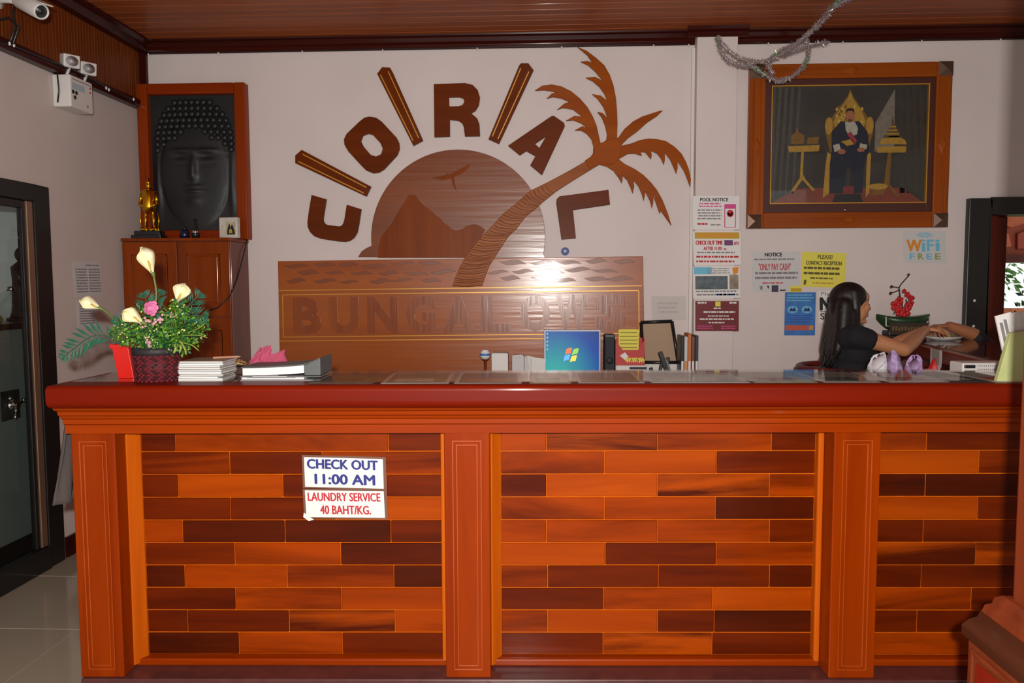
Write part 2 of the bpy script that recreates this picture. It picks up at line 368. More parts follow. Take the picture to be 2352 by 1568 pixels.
# ------------------------------------------------------------------ opening at the right of the back wall
mb = MB().box(OPX, OPX+.13, YW-.04, YW+.14, .95, OPZ).box(OPX+.13, 4.2, YW-.04, YW+.14, OPZ-.10, OPZ).box(OPX+.13, 4.2, YW-.04, YW+.14, .95, 1.05)
win = struct(mb.build('window_1', M_black, bevel=.006), 'black framed opening into the next room')
M_jamb = wood('jamb_mahogany', lin((70, 20, 10)), lin((104, 34, 18)), 'z', .25, .6, 8, 20)
MB().box(OPX+.135, OPX+.18, YW-.02, YW+.10, 1.051, OPZ-.101).build('sash_stile', M_jamb, win, bevel=.008)
MB().box(OPX+.185, OPX+.22, YW+.03, YW+.13, 1.051, OPZ-.101).build('sash_stile', M_jamb, win, bevel=.008)
MB().box(OPX+.222, OPX+.30, YW+.08, YW+.14, 1.051, OPZ-.101).build('sash_stile', M_jamb, win, bevel=.008)
for zz in (PY(2224, 690, YW).z, PY(2223, 748, YW).z):
    MB().ell((OPX+.05, YW-.043, zz), (.009, .006, .009), 10, 6).build('screw_cap', M_white, win, True)

# ------------------------------------------------------------------ second room and garden beyond
YF = 7.6
zb = PY(2320, 603, YF).z; zb1 = PY(2320, 586, YF).z
struct(MB().box(2.6, 6.2, YF, YF+.15, zb1, 3.2).box(2.6, 6.2, YF, YF+.15, 0, .95).box(2.6, 3.15, YF, YF+.15, .95, zb1).build('wall_far', mat('terracotta_wall', lin((150, 66, 40)), .8, var=.3, vscale=5)), 'terracotta clad wall of the next room')
wf = bpy.data.objects['wall_far']
M_ter = [mat('terracotta_%d' % i, lin(c), .75, var=.2, vscale=12) for i, c in enumerate([(168, 74, 44), (150, 62, 38), (186, 92, 56)])]
rs = random.Random(3)
for r in range(7):
    for c in range(9):
        x, z = 3.0+c*.34+(r % 2)*.16, zb1+.04+r*.235
        pts = [(x+rs.uniform(-.02,.04), z+rs.uniform(0,.04)), (x+.15, z+rs.uniform(-.02,.02)), (x+.30+rs.uniform(-.02,.02), z+rs.uniform(0,.05)),
               (x+.31+rs.uniform(-.03,.02), z+.18+rs.uniform(-.03,.03)), (x+.16, z+.21+rs.uniform(-.01,.02)), (x+rs.uniform(-.01,.03), z+.18+rs.uniform(-.02,.03))]
        me = curve_mesh([pts], .03, .006)
        me.transform(Matrix.Translation((0, YF, 0)) @ Matrix.Rotation(pi/2, 4, 'X'))
        link('stone', me, M_ter[rs.randrange(3)], wf)
struct(MB().box(2.6, 6.2, YF-.06, YF+.16, zb, zb1).build('trim_3', M_jamb), 'dark beam over the far opening')
struct(MB().box(2.46, 2.6, YW+.15, YF+.15, 0, 3.2).box(2.46, 6.3, YW+.142, YF+.15, 3.2, 3.3).build('wall_annex', M_wall2))
struct(MB().box(-12, 30, YF+.2, 40, -.3, -.17).build('garden_ground', mat('lawn', lin((84, 120, 60)), .9, var=.3)))

# ================================================================== RECEPTION COUNTER (own frame: x along, y away from the camera, z up)
RCT = .035
CO = Vector((-math.sin(YAW)*2.706, math.cos(YAW)*2.706, 0))
CM = Matrix.Translation(CO) @ Matrix.Rotation(RCT, 4, 'Z'); CMI = CM.inverted()
def CW(x, y, z): return CM @ Vector((x, y, z))
def PC(px, py, d):
    o = CMI @ CAM; r = CMI.to_3x3() @ ray(px, py); return o + r*((d-o.y)/r.y)
def PT(px, py, z=1.124):       # pixel on a level plane, in counter coordinates
    return CMI @ PZ(px, py, z)
TOP = 1.124
counter = thing('reception_counter', 'long varnished teak reception counter with dark red top edge', 'counter', CO, RCT)
lipz0 = PC(1176, 938, -.1).z; crz = PC(1176, 993, -.005).z
XE0 = PC(163, 1270, 0).x + .012; XE1 = 2.42; DB = .31
base_top = PC(190, 1555, 0).z
# plinth, carcass
MB().box(XE0+.01, XE1, -.012, .26, 0, base_top).build('plinth', M_plinth, counter, bevel=.004)
MB().box(XE0+.015, XE1, .135, .25, base_top, crz+.02).build('carcass', M_post, counter)
# top slab with rounded nose running round the left end
def run(prof, xl, yb, xr, mb, kl=.3):
    """prof = (projection, z): swept along left end and front with a mitre"""
    mb.loft([[Vector((xl-o*kl, yb, z)) for o, z in prof], [Vector((xl-o*kl, -o, z)) for o, z in prof], [Vector((xr, -o, z)) for o, z in prof]])
lip_l = PC(104, 905, -.1).x
TH = TOP-lipz0; er = .026
nose = [(-.08, lipz0+.002), (.078, lipz0)] + [(.1-er+er*math.sin(a), lipz0+er-er*math.cos(a)) for a in [pi/2*k/5 for k in range(1, 6)]] + [(.1-er*.7+er*.7*math.cos(a), TOP-er*.7+er*.7*math.sin(a)) for a in [pi/2*k/5 for k in range(0, 6)]] + [(-.08, TOP)]
mb = MB(); run(nose, lip_l+.03, DB, XE1, mb); mb.build('top_edge', M_lip, counter, smooth=False)
MB().box(lip_l+.02, XE1, .02, DB-.001, lipz0+.004, TOP+.0003).build('top_board', M_top, counter)
# stepped crown moulding
H = lipz0-crz; cr = [(-.03, crz-.004), (.004, crz-.004), (.010, crz+.03*H/.085)]
steps = [(.012, 0.0), (.012, .30), (.024, .36), (.024, .52), (.036, .58), (.040, .66), (.052, .72), (.054, .84), (.074, .92), (.080, 1.0)]
prof = [(-.03, crz)] + [(o, crz+H*t) for o, t in steps] + [(-.03, lipz0)]
mb = MB(); run(prof, XE0-.006, DB-.02, XE1, mb, 0); mb.build('crown_moulding', M_postx, counter)
# posts with a beaded rectangle on each face
M_bead = mat('bead_teak', lin((172, 70, 4)), .4)
def post(pl, pr):
    x0, x1 = PC(pl, 1270, 0).x, PC(pr, 1270, 0).x
    p = MB().box(x0, x1, 0, .14, base_top, crz).build('post', M_post, counter, bevel=.004)
    a0, a1, b0, b1 = x0+.03, x1-.03, base_top+.03, crz-.03
    for k, (t, d) in enumerate(((0, .003), (.014, .002))):
        mb = MB(); s = .0028
        mb.box(a0+t, a0+t+s, -d, .001, b0+t, b1-t).box(a1-t-s, a1-t, -d, .001, b0+t, b1-t)
        mb.box(a0+t, a1-t, -d, .001, b0+t, b0+t+s).box(a0+t, a1-t, -d, .001, b1-t-s, b1-t)
        mb.build('bead', M_bead, p, bevel=.001)
    return x0, x1
posts = [post(174, 274), post(1022, 1126), post(1910, 2016)]
PANY = .115
ztop = crz-.006; zbot = max(PC(700, 1530, PANY).z, base_top+.03)
rowz = [lerp(ztop, zbot, i/10) for i in range(11)]
P1 = [[(403,'d'),(892,'m'),(0,'d')], [(528,'m'),(740,'d'),(0,'m')], [(410,'d'),(650,'l'),(888,'d'),(0,'d')], [(530,'d'),(772,'d'),(0,'l')],
      [(420,'m'),(655,'v'),(898,'v'),(0,'d')], [(540,'d'),(783,'m'),(0,'v')], [(425,'v'),(660,'m'),(905,'m'),(0,'v')], [(542,'d'),(785,'m'),(0,'m')],
      [(432,'d'),(665,'d'),(908,'x'),(0,'m')], [(550,'v'),(787,'m'),(0,'d')]]
P2 = [[(1255,'m'),(1510,'x'),(1772,'m'),(0,'d')], [(1388,'m'),(1645,'l'),(0,'d')], [(1255,'d'),(1510,'l'),(1767,'x'),(0,'m')], [(1388,'m'),(1643,'m'),(0,'v')],
      [(1255,'m'),(1510,'m'),(1767,'m'),(0,'d')], [(1390,'l'),(1645,'d'),(0,'m')], [(1258,'m'),(1512,'d'),(1767,'d'),(0,'v')], [(1386,'d'),(1636,'m'),(0,'l')],
      [(1258,'m'),(1510,'l'),(1640,'d'),(0,'v')], [(1385,'d'),(1635,'x'),(0,'d')]]
P3 = [[(2128,'m'),(2390,'d'),(0,'m')], [(2248,'l'),(0,'m')], [(2125,'v'),(2360,'v'),(0,'d')], [(2245,'l'),(0,'d')], [(2120,'d'),(2360,'d'),(0,'m')],
      [(2240,'x'),(0,'x')], [(2115,'d'),(2350,'d'),(0,'m')], [(2230,'m'),(0,'d')], [(2105,'d'),(2340,'d'),(0,'m')], [(2225,'m'),(0,'m')]]
def panel(x0, x1, rows, pale_right=True):
    e = .036
    # jamb strips round the recess
    MB().add([(x0, .07, zbot-.02), (x0+.005, .07, zbot-.02), (x0+e, .112, zbot-.02), (x0+e, .134, zbot-.02), (x0, .134, zbot-.02), (x0, .07, ztop), (x0+.005, .07, ztop), (x0+e, .112, ztop), (x0+e, .134, ztop), (x0, .134, ztop)], [(4,3,2,1,0),(5,6,7,8,9),(0,1,6,5),(1,2,7,6),(2,3,8,7),(3,4,9,8),(4,0,5,9)]).build('panel_edge', M_edge, counter, bevel=.002)
    MB().box(x1-e*.6, x1, .085, .134, zbot-.02, ztop).build('panel_edge', M_edge, counter, bevel=.006)
    MB().box(x0, x1, .085, .134, base_top, zbot-.003).build('panel_edge', M_postx, counter, bevel=.006)
    MB().box(x0, x1, .105, .134, ztop, crz+.004).build('panel_edge', M_postx, counter)
    for i, r in enumerate(rows):
        z1, z0 = rowz[i], rowz[i+1]; yr = 1000+(i+.5)*54; xa = x0+e
        for xe, k in r:
            xb = PC(xe, yr, PANY).x if xe else x1-e*.6
            if xb > xa+.01:
                MB().box(xa+.0012, xb-.0012, PANY+random.uniform(-.0015, .001), PANY+.0045, z0+.0018, z1-.0018).build('plank', PL[k], counter, bevel=.0022, seg=1)
            xa = xb
panel(posts[0][1], posts[1][0], P1); panel(posts[1][1], posts[2][0], P2); panel(posts[2][1], XE1, P3)
# backing behind the planks, its pale colour stands for edges catching light
MB().box(posts[0][1], XE1, PANY+.0035, .134, base_top+.03, crz).build('joint_highlight_backing', M_edge, counter)

# notices on the front
def sheet_on_counter(name, label, px, d, group=None):
    (xa, ya), (xb, yb), (xc, yc) = px      # top-left, top-right, bottom-left pixels
    A, B, C_ = PC(xa, ya, d), PC(xb, yb, d), PC(xc, yc, d)
    W = [CM @ Vector(p) for p in (A, B, C_)]
    r = thing(name, label, 'notice', W[2], 0, group)
    N = CM.to_3x3() @ Vector((0, -1, 0))
    s = Sheet(W[0], W[1]-W[0], W[2]-W[0], N, r)
    return s
s = sheet_on_counter('checkout_notice', 'white laminated notice with blue lettering on counter front', ((693,1044),(886,1049),(696,1120)), PANY-.004)
s.rect('laminate', 0, 0, 1, 1, mat('laminate_edge', lin((120, 84, 70)), .3), .0008)
s.rect('paper', .027, .065, .965, .96, M_paper, .0016)
s.text('CHECK OUT', .065, .12, .90, .40, M_navy, .04, .0022); s.text('11:00 AM', .15, .56, .86, .86, M_navy, .04, .0022)
s = sheet_on_counter('laundry_notice', 'white laminated notice with red lettering below blue one', ((695,1122),(888,1124),(699,1190)), PANY-.004)
s.rect('laminate', 0, 0, 1, 1, MATS['laminate_edge'], .0008)
s.rect('paper', .027, .05, .965, .95, M_paper, .0016)
s.text('LAUNDRY SERVICE', .06, .12, .92, .40, M_redink, .025, .0022); s.text('40 BAHT/KG.', .20, .55, .80, .84, M_redink, .025, .0022)
s.poly('torn_corner', [(0, .80), (.06, .93), (.12, 1.04), (.05, 1.08), (-.01, .95)], M_paper, .0024)

# ================================================================== CARVED WALL SIGN
YS = YW-.03
def tr(ox, oy, sc, pts, y=YS): 
    out = []
    for a, b in pts:
        p = PY(ox+a*sc, oy+b*sc, y); out.append((p.x, p.z))
    return out
def pxp(pts, y=YS): return tr(0, 0, 1, pts, y)
so = PY(1060, 855, YW-.001); so.z = .84
sign = thing('carved_sign', 'large carved wooden sign of sun, palm and island over lettered board', 'sign', so)
prism_y('board', [pxp([(638,599.5),(1477,588.5),(1482,905),(644,914)])], YS, .028, M_sign, sign, so, .003)
disc = [(1052+200*math.cos(t), 545-202*math.sin(t)) for t in [pi*(-.06+1.09*k/64) for k in range(65)]]
disc = [(1252, 592)] + disc[:] + [(840, 570), (830, 577), (822, 590)]
prism_y('sun_disc', [pxp(disc)], YS+.004, .022, M_disc, sign, so, .002)
D = (820, 330, .19768)
prism_y('mountain_relief', [tr(*D, [(640,590),(680,600),(740,690),(800,735),(860,780),(910,830),(960,860),(1000,910),(1040,940),(1090,985),(1150,1010),(1230,990),(1270,955),(1320,940),(1370,935),(1420,950),(1490,1000),(1400,1150),(1300,1325),(240,1325),(250,1200),(280,1080),(400,930),(480,790),(550,680),(600,600)])], YS+.0005, .005, M_mount, sign, so, .0015)
prism_y('bird_relief', [tr(*D, [(860,395),(980,375),(1040,360),(1035,325),(1075,355),(1140,320),(1240,270),(1320,230),(1290,290),(1210,350),(1125,385),(1135,460),(1160,560),(1110,480),(1095,400),(1000,420)])], YS+.0015, .004, M_mount, sign, so, .001)
# palm: trunk with rings, crown and fronds
D4 = (1190, 90, .18489); D5 = (1340, 230, .19766); DR = (1050, 90, .2997)
Yp = YS-.004
trL = [(1360,361),(1305,393),(1260,417),(1219,437),(1186,466),(1156,490),(1132,516),(1108,541),(1085,567),(1069,589),(1055,615),(1044,640),(1038,658)]
trR = [(1376,378),(1320,412),(1278,439),(1248,463),(1232,478),(1207,498),(1186,526),(1168,543),(1152,567),(1138,589),(1124,611),(1113,640),(1108,657)]
trunk = prism_y('palm_trunk', [pxp(trL + trR[::-1], Yp)], Yp, .02, M_trunk, sign, so, .004)
rr = random.Random(5)
for k in range(44):                      # carved rings up the trunk
    t = k/43.0; f = 2.2+t*9.6; i = int(f); u = f-i
    a = Vector(lerp(Vector(trL[i]), Vector(trL[i+1]), u)); b = Vector(lerp(Vector(trR[i]), Vector(trR[i+1]), u))
    sk = Vector((-6-6*t+rr.uniform(-4, 4), 8+rr.uniform(-3, 3)))*(.5+.2*t)
    pts = []
    for j in range(7):
        s_ = j/6; q = lerp(a, b, .03+.94*s_) + sk*math.sin(pi*s_)*.9 + Vector((rr.uniform(-.8,.8), rr.uniform(-.8,.8)))
        pts.append(PY(q.x, q.y, Yp-.0008))
    MB(so).tube(pts, [.0012]+[.0030]*5+[.0012], 6).build('trunk_ring', M_shade_ring if k % 2 else M_trunk, trunk, True)
fronds = {
 'a': tr(*D4, [(740,95),(850,140),(970,230),(1070,320),(1140,440),(1185,570),(1215,720),(1230,880),(1236,1050),(1230,1215),(1240,1330),(1120,1400),(1030,1320),(1040,1295),(1095,1250),(1105,1180),(1080,1070),(1040,970),(985,900),(1050,915),(1115,980),(1060,840),(990,740),(920,680),(1030,700),(1110,765),(1070,670),(1010,590),(930,520),(840,475),(960,468),(1055,515),(960,400),(870,320),(780,278),(860,268),(925,290),(860,195)], Yp),
 'b': tr(*D4, [(210,635),(300,575),(420,560),(540,585),(660,645),(770,735),(860,840),(930,960),(975,1070),(1000,1180),(1025,1295),(1080,1400),(1000,1500),(905,1450),(930,1420),(935,1330),(910,1240),(850,1170),(780,1130),(705,1130),(800,1078),(870,1105),(790,1045),(690,1005),(595,1010),(700,950),(800,960),(680,870),(560,850),(485,875),(570,800),(640,775),(530,730),(430,715),(355,735),(420,672),(480,660),(430,645),(330,630)], Yp),
 'c': tr(*D5, [(400,440),(480,330),(580,245),(680,190),(800,150),(880,125),(925,118),(860,180),(740,260),(630,360),(520,440),(440,520),(360,560)], Yp),
 'd': tr(*D5, [(400,540),(560,500),(660,462),(760,445),(860,452),(960,475),(1060,540),(1140,620),(1190,710),(1225,800),(1250,920),(1243,1010),(1215,930),(1170,820),(1095,705),(1095,790),(1080,855),(1050,780),(1010,690),(945,605),(948,690),(935,750),(905,680),(860,620),(785,585),(795,640),(785,685),(750,640),(720,605),(665,600),(680,645),(600,620),(520,622),(410,682),(330,640)], Yp),
 'e': tr(*D5, [(330,640),(410,685),(480,740),(600,800),(700,870),(790,960),(860,1050),(920,1160),(980,1310),(1025,1460),(960,1370),(900,1285),(888,1320),(870,1270),(840,1180),(815,1110),(812,1190),(797,1258),(775,1170),(720,1060),(712,1120),(700,1170),(680,1090),(640,1000),(585,930),(590,1010),(572,1085),(550,1020),(510,930),(455,875),(455,930),(445,965),(410,900),(350,820),(270,770),(180,745),(200,650)], Yp)}
for i, k in enumerate(fronds):
    prism_y('palm_frond', [fronds[k]], Yp-.0006*(i+1), .02, M_palm, sign, so, .0025)
prism_y('palm_crown', [tr(*D5, [(190,500),(280,470),(390,430),(450,530),(420,680),(340,750),(180,748),(60,800),(20,700),(110,640),(130,560)], Yp)], Yp-.005, .02, M_palm, sign, so, .003)
# waves: raised slivers, shade of the gouges put into their darker colour
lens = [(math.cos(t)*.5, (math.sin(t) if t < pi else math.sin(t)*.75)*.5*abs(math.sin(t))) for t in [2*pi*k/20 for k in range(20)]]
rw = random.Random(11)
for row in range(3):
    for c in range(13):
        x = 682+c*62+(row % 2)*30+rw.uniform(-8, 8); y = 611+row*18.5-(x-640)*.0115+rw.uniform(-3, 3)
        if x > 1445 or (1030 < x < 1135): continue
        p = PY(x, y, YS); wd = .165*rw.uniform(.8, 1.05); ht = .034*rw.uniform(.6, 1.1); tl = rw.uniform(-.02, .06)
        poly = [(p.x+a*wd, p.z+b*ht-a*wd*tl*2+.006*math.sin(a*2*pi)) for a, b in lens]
        prism_y('wave_shade', [poly], YS-.0022, .004, M_shade_ring, sign, so, .001)
# gold lines
def goldline(a, b, wd=.0055):
    A, B = PY(*a, YS), PY(*b, YS); t = (B-A).normalized(); n = Vector((-t.z, 0, t.x))*wd/2
    MB(so).slab([A-n+Vector((0,-.002,0)), B-n+Vector((0,-.002,0)), B+n+Vector((0,-.002,0)), A+n+Vector((0,-.002,0))], (0,-.003,0)).build('gold_line', M_gold, sign)
for a, b in (((641,667),(1475,656)), ((650,677),(1467,667)), ((650,774),(1467,765)), ((641,783),(1478,775)), ((649,677),(651,774)), ((1467,667),(1468,765))): goldline(a, b)
for ch, x0, x1 in (('B',673,738),('U',755,825),('N',843,914),('G',932,1001),('A',1019,1090),('L',1103,1174),('O',1195,1264),('W',1276,1352),('S',1366,1440)):
    vs, fs = text_raw(ch, .045); ym = (x0-673)*-.0115
    A = PY(x0, 683+ym, YS); B = PY(x1, 767+ym, YS)
    P = [(lerp(A.x, B.x, u), YS-.006, lerp(B.z, A.z, v)) for u, v in vs]
    o = MB(so).add(P, fs).build('board_letter', M_letter2, sign, fix=False)
    o.data.flip_normals() if o.data.polygons[0].normal.y > 0 else None
    sol = o.modifiers.new('thick', 'SOLIDIFY'); sol.thickness = .0062; sol.offset = -1
# separate letters and rays
D3 = (560, 90, .2551); D1 = (640, 420, .12758)
def sletter(ch, polys):
    xs = [p for q in polys for p in q]; o = (sum(p[0] for p in xs)/len(xs), YW-.001, min(p[1] for p in xs))
    ob = prism_y('sign_letter', polys, YS, .029, M_letter, None, o, .002); ob.location = o
    tag(ob, 'large dark brown wooden letter %s mounted above the sun sign' % ch, 'letter', 'arched wooden letters')
sletter('C', [tr(*D1, [(590,215),(850,290),(795,640),(800,690),(830,735),(880,755),(1080,780),(1130,770),(1160,730),(1180,660),(1225,390),(1480,470),(1440,740),(1410,890),(1350,990),(1270,1045),(1190,1060),(1050,1050),(760,1005),(640,960),(560,880),(520,790),(515,700),(545,480)])])
sletter('O', [tr(*D3, [(1130,695),(1190,705),(1240,740),(1370,880),(1395,930),(1400,985),(1380,1040),(1260,1170),(1210,1200),(1160,1205),(1100,1180),(1060,1140),(940,1010),(905,950),(900,900),(925,850),(1040,740),(1085,705)]), tr(*D3, [(1120,848),(1160,860),(1230,935),(1250,985),(1235,1035),(1190,1055),(1140,1040),(1075,965),(1050,915),(1070,865)])])
sletter('R', [tr(*D3, [(1710,403),(1990,393),(2060,410),(2105,455),(2125,520),(2115,590),(2085,640),(2045,665),(2100,710),(2120,760),(2125,870),(1990,873),(1980,790),(1965,755),(1930,730),(1853,722),(1853,875),(1715,880)]), tr(*D3, [(1845,520),(1940,518),(1975,530),(1985,560),(1970,590),(1935,602),(1848,604)])])
sletter('A', [tr(*DR, [(740,585),(820,640),(825,665),(650,1040),(560,965),(600,895),(530,855),(480,888),(390,815),(720,590)]), tr(*DR, [(682,742),(630,832),(595,800)])])
sletter('L', [tr(*DR, [(1160,1153),(1172,1267),(888,1308),(910,1525),(800,1535),(760,1260),(762,1225),(785,1203)])])
for lab, d, out, lines in (('between letters C and O', D3, [(520,995),(1143,1325),(1100,1415),(462,1115),(462,1045)], [((530,1035),(1105,1335)), ((490,1100),(1080,1385))]),
                           ('between letters O and R', D3, [(1245,250),(1315,255),(1335,290),(1612,910),(1525,957),(1200,310)], [((1230,320),(1525,915)), ((1300,290),(1575,890))]),
                           ('between letters R and A', DR, [(545,183),(585,235),(320,800),(240,765),(475,200),(490,183)], [((488,222),(270,745)), ((550,248),(312,765))])):
    pl = tr(*d, out); o = Vector((sum(p[0] for p in pl)/len(pl), YW-.001, min(p[1] for p in pl)))
    r = thing('sun_ray_bar', 'slanted wooden ray bar with two gold lines ' + lab, 'sign bar', o, 0, 'wooden ray bars')
    prism_y('bar', [pl], YS, .029, M_letter, r, o, .002)
    for a, b in lines:
        A, B = PY(d[0]+a[0]*d[2], d[1]+a[1]*d[2], YS), PY(d[0]+b[0]*d[2], d[1]+b[1]*d[2], YS); t = (B-A).normalized(); n = Vector((-t.z, 0, t.x))*.0032; k = Vector((0,-.002,0))
        MB(o).slab([A-n+k, B-n+k, B+n+k, A+n+k], (0,-.003,0)).build('gold_line', M_gold, r)

# ================================================================== CABINET IN THE CORNER AND WHAT STANDS ON IT
cyF = YW-.30
cl, crr = XL+.02, PY(531, 700, cyF).x; ctop = PY(400, 546, cyF).z
cab = thing('corner_cabinet', 'tall mahogany cabinet with panelled doors standing in the corner', 'cabinet', ((cl+crr)/2, YW-.15, 0))
co = cab.location
MB(co).box(cl, crr, cyF+.022, YW-.004, .06, ctop-.02).build('body', M_cabside, cab, bevel=.003)
MB(co).box(cl, crr, cyF+.03, YW-.004, 0, .06).build('plinth', M_cab, cab)
MB(co).box(cl-.006, crr+.006, cyF+.004, YW-.004, ctop-.02, ctop).build('top_board', M_cab, cab, bevel=.004)
mid = PY(408, 640, cyF).x; zsp = PY(400, 729, cyF).z
for (x0, x1) in ((cl+.002, mid-.002), (mid+.002, crr-.002)):
    for (z0, z1) in ((zsp+.003, ctop-.024), (.07, zsp-.003)):
        d = MB(co).box(x0, x1, cyF+.003, cyF+.021, z0, z1).build('door', M_cab, cab, bevel=.004)
        e = .075
        MB(co).box(x0+e, x1-e, cyF-.003, cyF+.003, z0+.09, z1-.09).build('raised_panel', M_cab, d, bevel=.006)
        s_ = .008
        MB(co).box(x0+e-.014, x0+e-.006, cyF-.002, cyF+.003, z0+.076, z1-.076).box(x1-e+.006, x1-e+.014, cyF-.002, cyF+.003, z0+.076, z1-.076).box(x0+e-.014, x1-e+.014, cyF-.002, cyF+.003, z1-.084, z1-.076).box(x0+e-.014, x1-e+.014, cyF-.002, cyF+.003, z0+.076, z0+.084).build('moulding', M_cab, d, bevel=.002)
for xh in (mid-.03, mid+.03):
    MB(co).lathe([(.004, 0), (.006, .01), (.012, .016), (.011, .024), (.004, .027)], (xh, cyF+.004, zsp-.16), 12, M=Matrix.Rotation(pi/2, 3, 'X')).build('knob', M_goldm, cab, True)
# relief panel
ry = YW-.075
rq = [PY(x, y, ry) for x, y in ((317,196),(562,184),(569,545),(319,548))]
rx0, rx1, rz0, rz1 = (rq[0].x+rq[3].x)/2, (rq[1].x+rq[2].x)/2, ctop+.001, (rq[0].z+rq[1].z)/2
rel = thing('relief_panel', 'dark carved stone relief of serene face in red wooden frame', 'artwork', ((rx0+rx1)/2, ry, ctop)); ro = rel.location
fw = PY(340, 300, ry).x - PY(316, 300, ry).x
for nm, b, m in (('frame_stile', (rx0, rx0+fw, rz0, rz1), M_redframe), ('frame_stile', (rx1-fw*1.05, rx1, rz0, rz1), M_redframe), ('frame_rail', (rx0+fw, rx1-fw*1.05, rz1-fw, rz1), M_redframex), ('frame_rail', (rx0+fw, rx1-fw*1.05, rz0, rz0+fw*.9), M_redframex)):
    MB(ro).box(b[0], b[1], ry, YW-.003, b[2], b[3]).build(nm, m, rel, bevel=.008, seg=3)
ix0, ix1, iz0, iz1 = rx0+fw, rx1-fw*1.05, rz0+fw*.9, rz1-fw
def hface(u, v):      # u -1..1 across, v 0 bottom .. 1 top: height of the carved face
    y = (v-.44)/.40; x = u/.80
    r2 = x*x + (y if y > 0 else y*.92)**2
    h = 0
    if r2 < 1: h = .030*math.sqrt(1-r2)**.8
    g = lambda cx, cy, sx, sy: math.exp(-((u-cx)/sx)**2-((v-cy)/sy)**2)
    h += .024*g(0, .46, .07, .085) + .008*g(0, .40, .13, .03)        # nose
    h -= .014*(g(.30, .53, .15, .035)+g(-.30, .53, .16, .035))        # eye sockets
    h += .013*(g(.30, .52, .15, .020)+g(-.30, .52, .15, .020))        # lids
    h += .012*(g(.30, .59, .24, .014)+g(-.30, .59, .24, .014))          # brows
    h += .013*g(0, .325, .19, .012)+.014*g(0, .292, .15, .014) - .012*g(0, .31, .24, .006)   # lips
    h += .010*g(0, .22, .16, .04)                                       # chin
    h += .016*(g(.86, .36, .07, .2)+g(-.86, .36, .07, .2))            # long ears
    if v < .18: h = max(h, .014*math.exp(-(u/.45)**2))
    h += .01*max(0, .12-v)/.12*math.exp(-(u/1.0)**4)
    return h
NU, NV = 60, 90; mb = MB(ro); vs = []; fs = []
for j in range(NV+1):
    for i in range(NU+1):
        u, v = i/NU, j/NV; vs.append((lerp(ix0, ix1, u), YW-.03-hface(u*2-1, v), lerp(iz0, iz1, v)))
fs = [(j*(NU+1)+i, j*(NU+1)+i+1, (j+1)*(NU+1)+i+1, (j+1)*(NU+1)+i) for j in range(NV) for i in range(NU)]
mb.add(vs, fs).build('carved_face', M_relief, rel, True, fix=False)
MB(ro).box(ix0, ix1, YW-.029, YW-.004, iz0, iz1).build('back_board', M_relief, rel)
hc = MB(ro); W_, H_ = ix1-ix0, iz1-iz0
for k in range(9):
    vv = .60+.043*k; span = .93*math.sqrt(max(.05, 1-max(0, (vv-.66)/.33)**2)); n = max(3, int(span*2/.135))
    for i in range(n):
        u = -span + 2*span*(i+.5)/n
        if k < 4 and abs(u) < .76-.17*k: continue
        hc.ell((ix0+W_*(u+1)/2, YW-.036-.022*max(0, 1-(u/.75)**2), iz0+H_*vv), (.020, .013, .020), 10, 6)
o = hc.build('hair_curls', M_relief, rel, True); o['kind'] = 'stuff'

# statue, glass jar, bottle, jar, photo block
def onc(px, yy): return PY(px, 530, yy).x
sy = cyF+.09; sx = onc(345, sy)
st = thing('gilt_statue', 'small gilt standing figure on black base atop the cabinet', 'figurine', (sx, sy, ctop))
MB().box(-.10, .085, -.045, .045, .0005, .022).box(-.085, .075, -.036, .036, .022, .048).build('base', M_blackp, st, bevel=.003)
b = MB(); Z = .048
for sgn in (-1, 1):
    b.cap((sgn*.028, 0, Z+.01), .008, (sgn*.022, 0, Z+.13), .012).ell((sgn*.03, -.012, Z+.007), (.012, .024, .009))
    b.cap((sgn*.043, 0, Z+.235), .011, (sgn*.055, -.008, Z+.165), .009).cap((sgn*.055, -.008, Z+.165), .009, (sgn*.03, -.03, Z+.15), .008)
b.tube([(0, 0, Z+.115), (0, 0, Z+.15), (0, 0, Z+.18), (0, 0, Z+.24), (0, 0, Z+.255)], [.034, .044, .036, .045, .02], 14)
b.ell((0, 0, Z+.275), (.017, .018, .021)).tube([(0, 0, Z+.288), (0, 0, Z+.30), (0, 0, Z+.325)], [.019, .012, .002], 12)
for a in range(10): b.ell((.05*math.cos(a*.63), .02*math.sin(a*.63), Z+.006), (.014, .012, .012), 8, 5)
b.build('figure', M_goldm, st, True)
b = MB()
for sgn in (-1, 1): b.tube([(sgn*.052, 0, Z+.0), (sgn*.058, 0, Z+.07), (sgn*.05, 0, Z+.13)], [.006, .004, .003], 8)
b.build('robe_edge', M_goldm, st, True)
def lathe_thing(name, label, cat, loc, prof, m, parts=(), seg=20, sx=1, sy=1, group=None):
    t = thing(name, label, cat, loc, 0, group)
    MB().lathe(prof, (0, 0, 0), seg, sx, sy).build('body', m, t, True)
    for nm, pr, mm in parts: MB().lathe(pr, (0, 0, 0), seg, sx, sy).build(nm, mm, t, True)
    return t
lathe_thing('glass_cup', 'tiny clear glass cup beside the gilt statue', 'cup', (onc(371, sy), sy-.03, ctop), [(.0, .0005), (.016, .0005), (.020, .05), (.018, .05), (.015, .006), (0, .006)], M_glass)
lathe_thing('dark_bottle', 'slim black bottle with shiny collar on cabinet top', 'bottle', (onc(449, sy), sy, ctop), [(0, .0005), (.022, .0005), (.024, .03), (.016, .06), (.009, .075), (.009, .12), (0, .12)], M_blackp, [('collar', [(0, .028), (.0255, .03), (.020, .052), (0, .052)], M_chrome)])
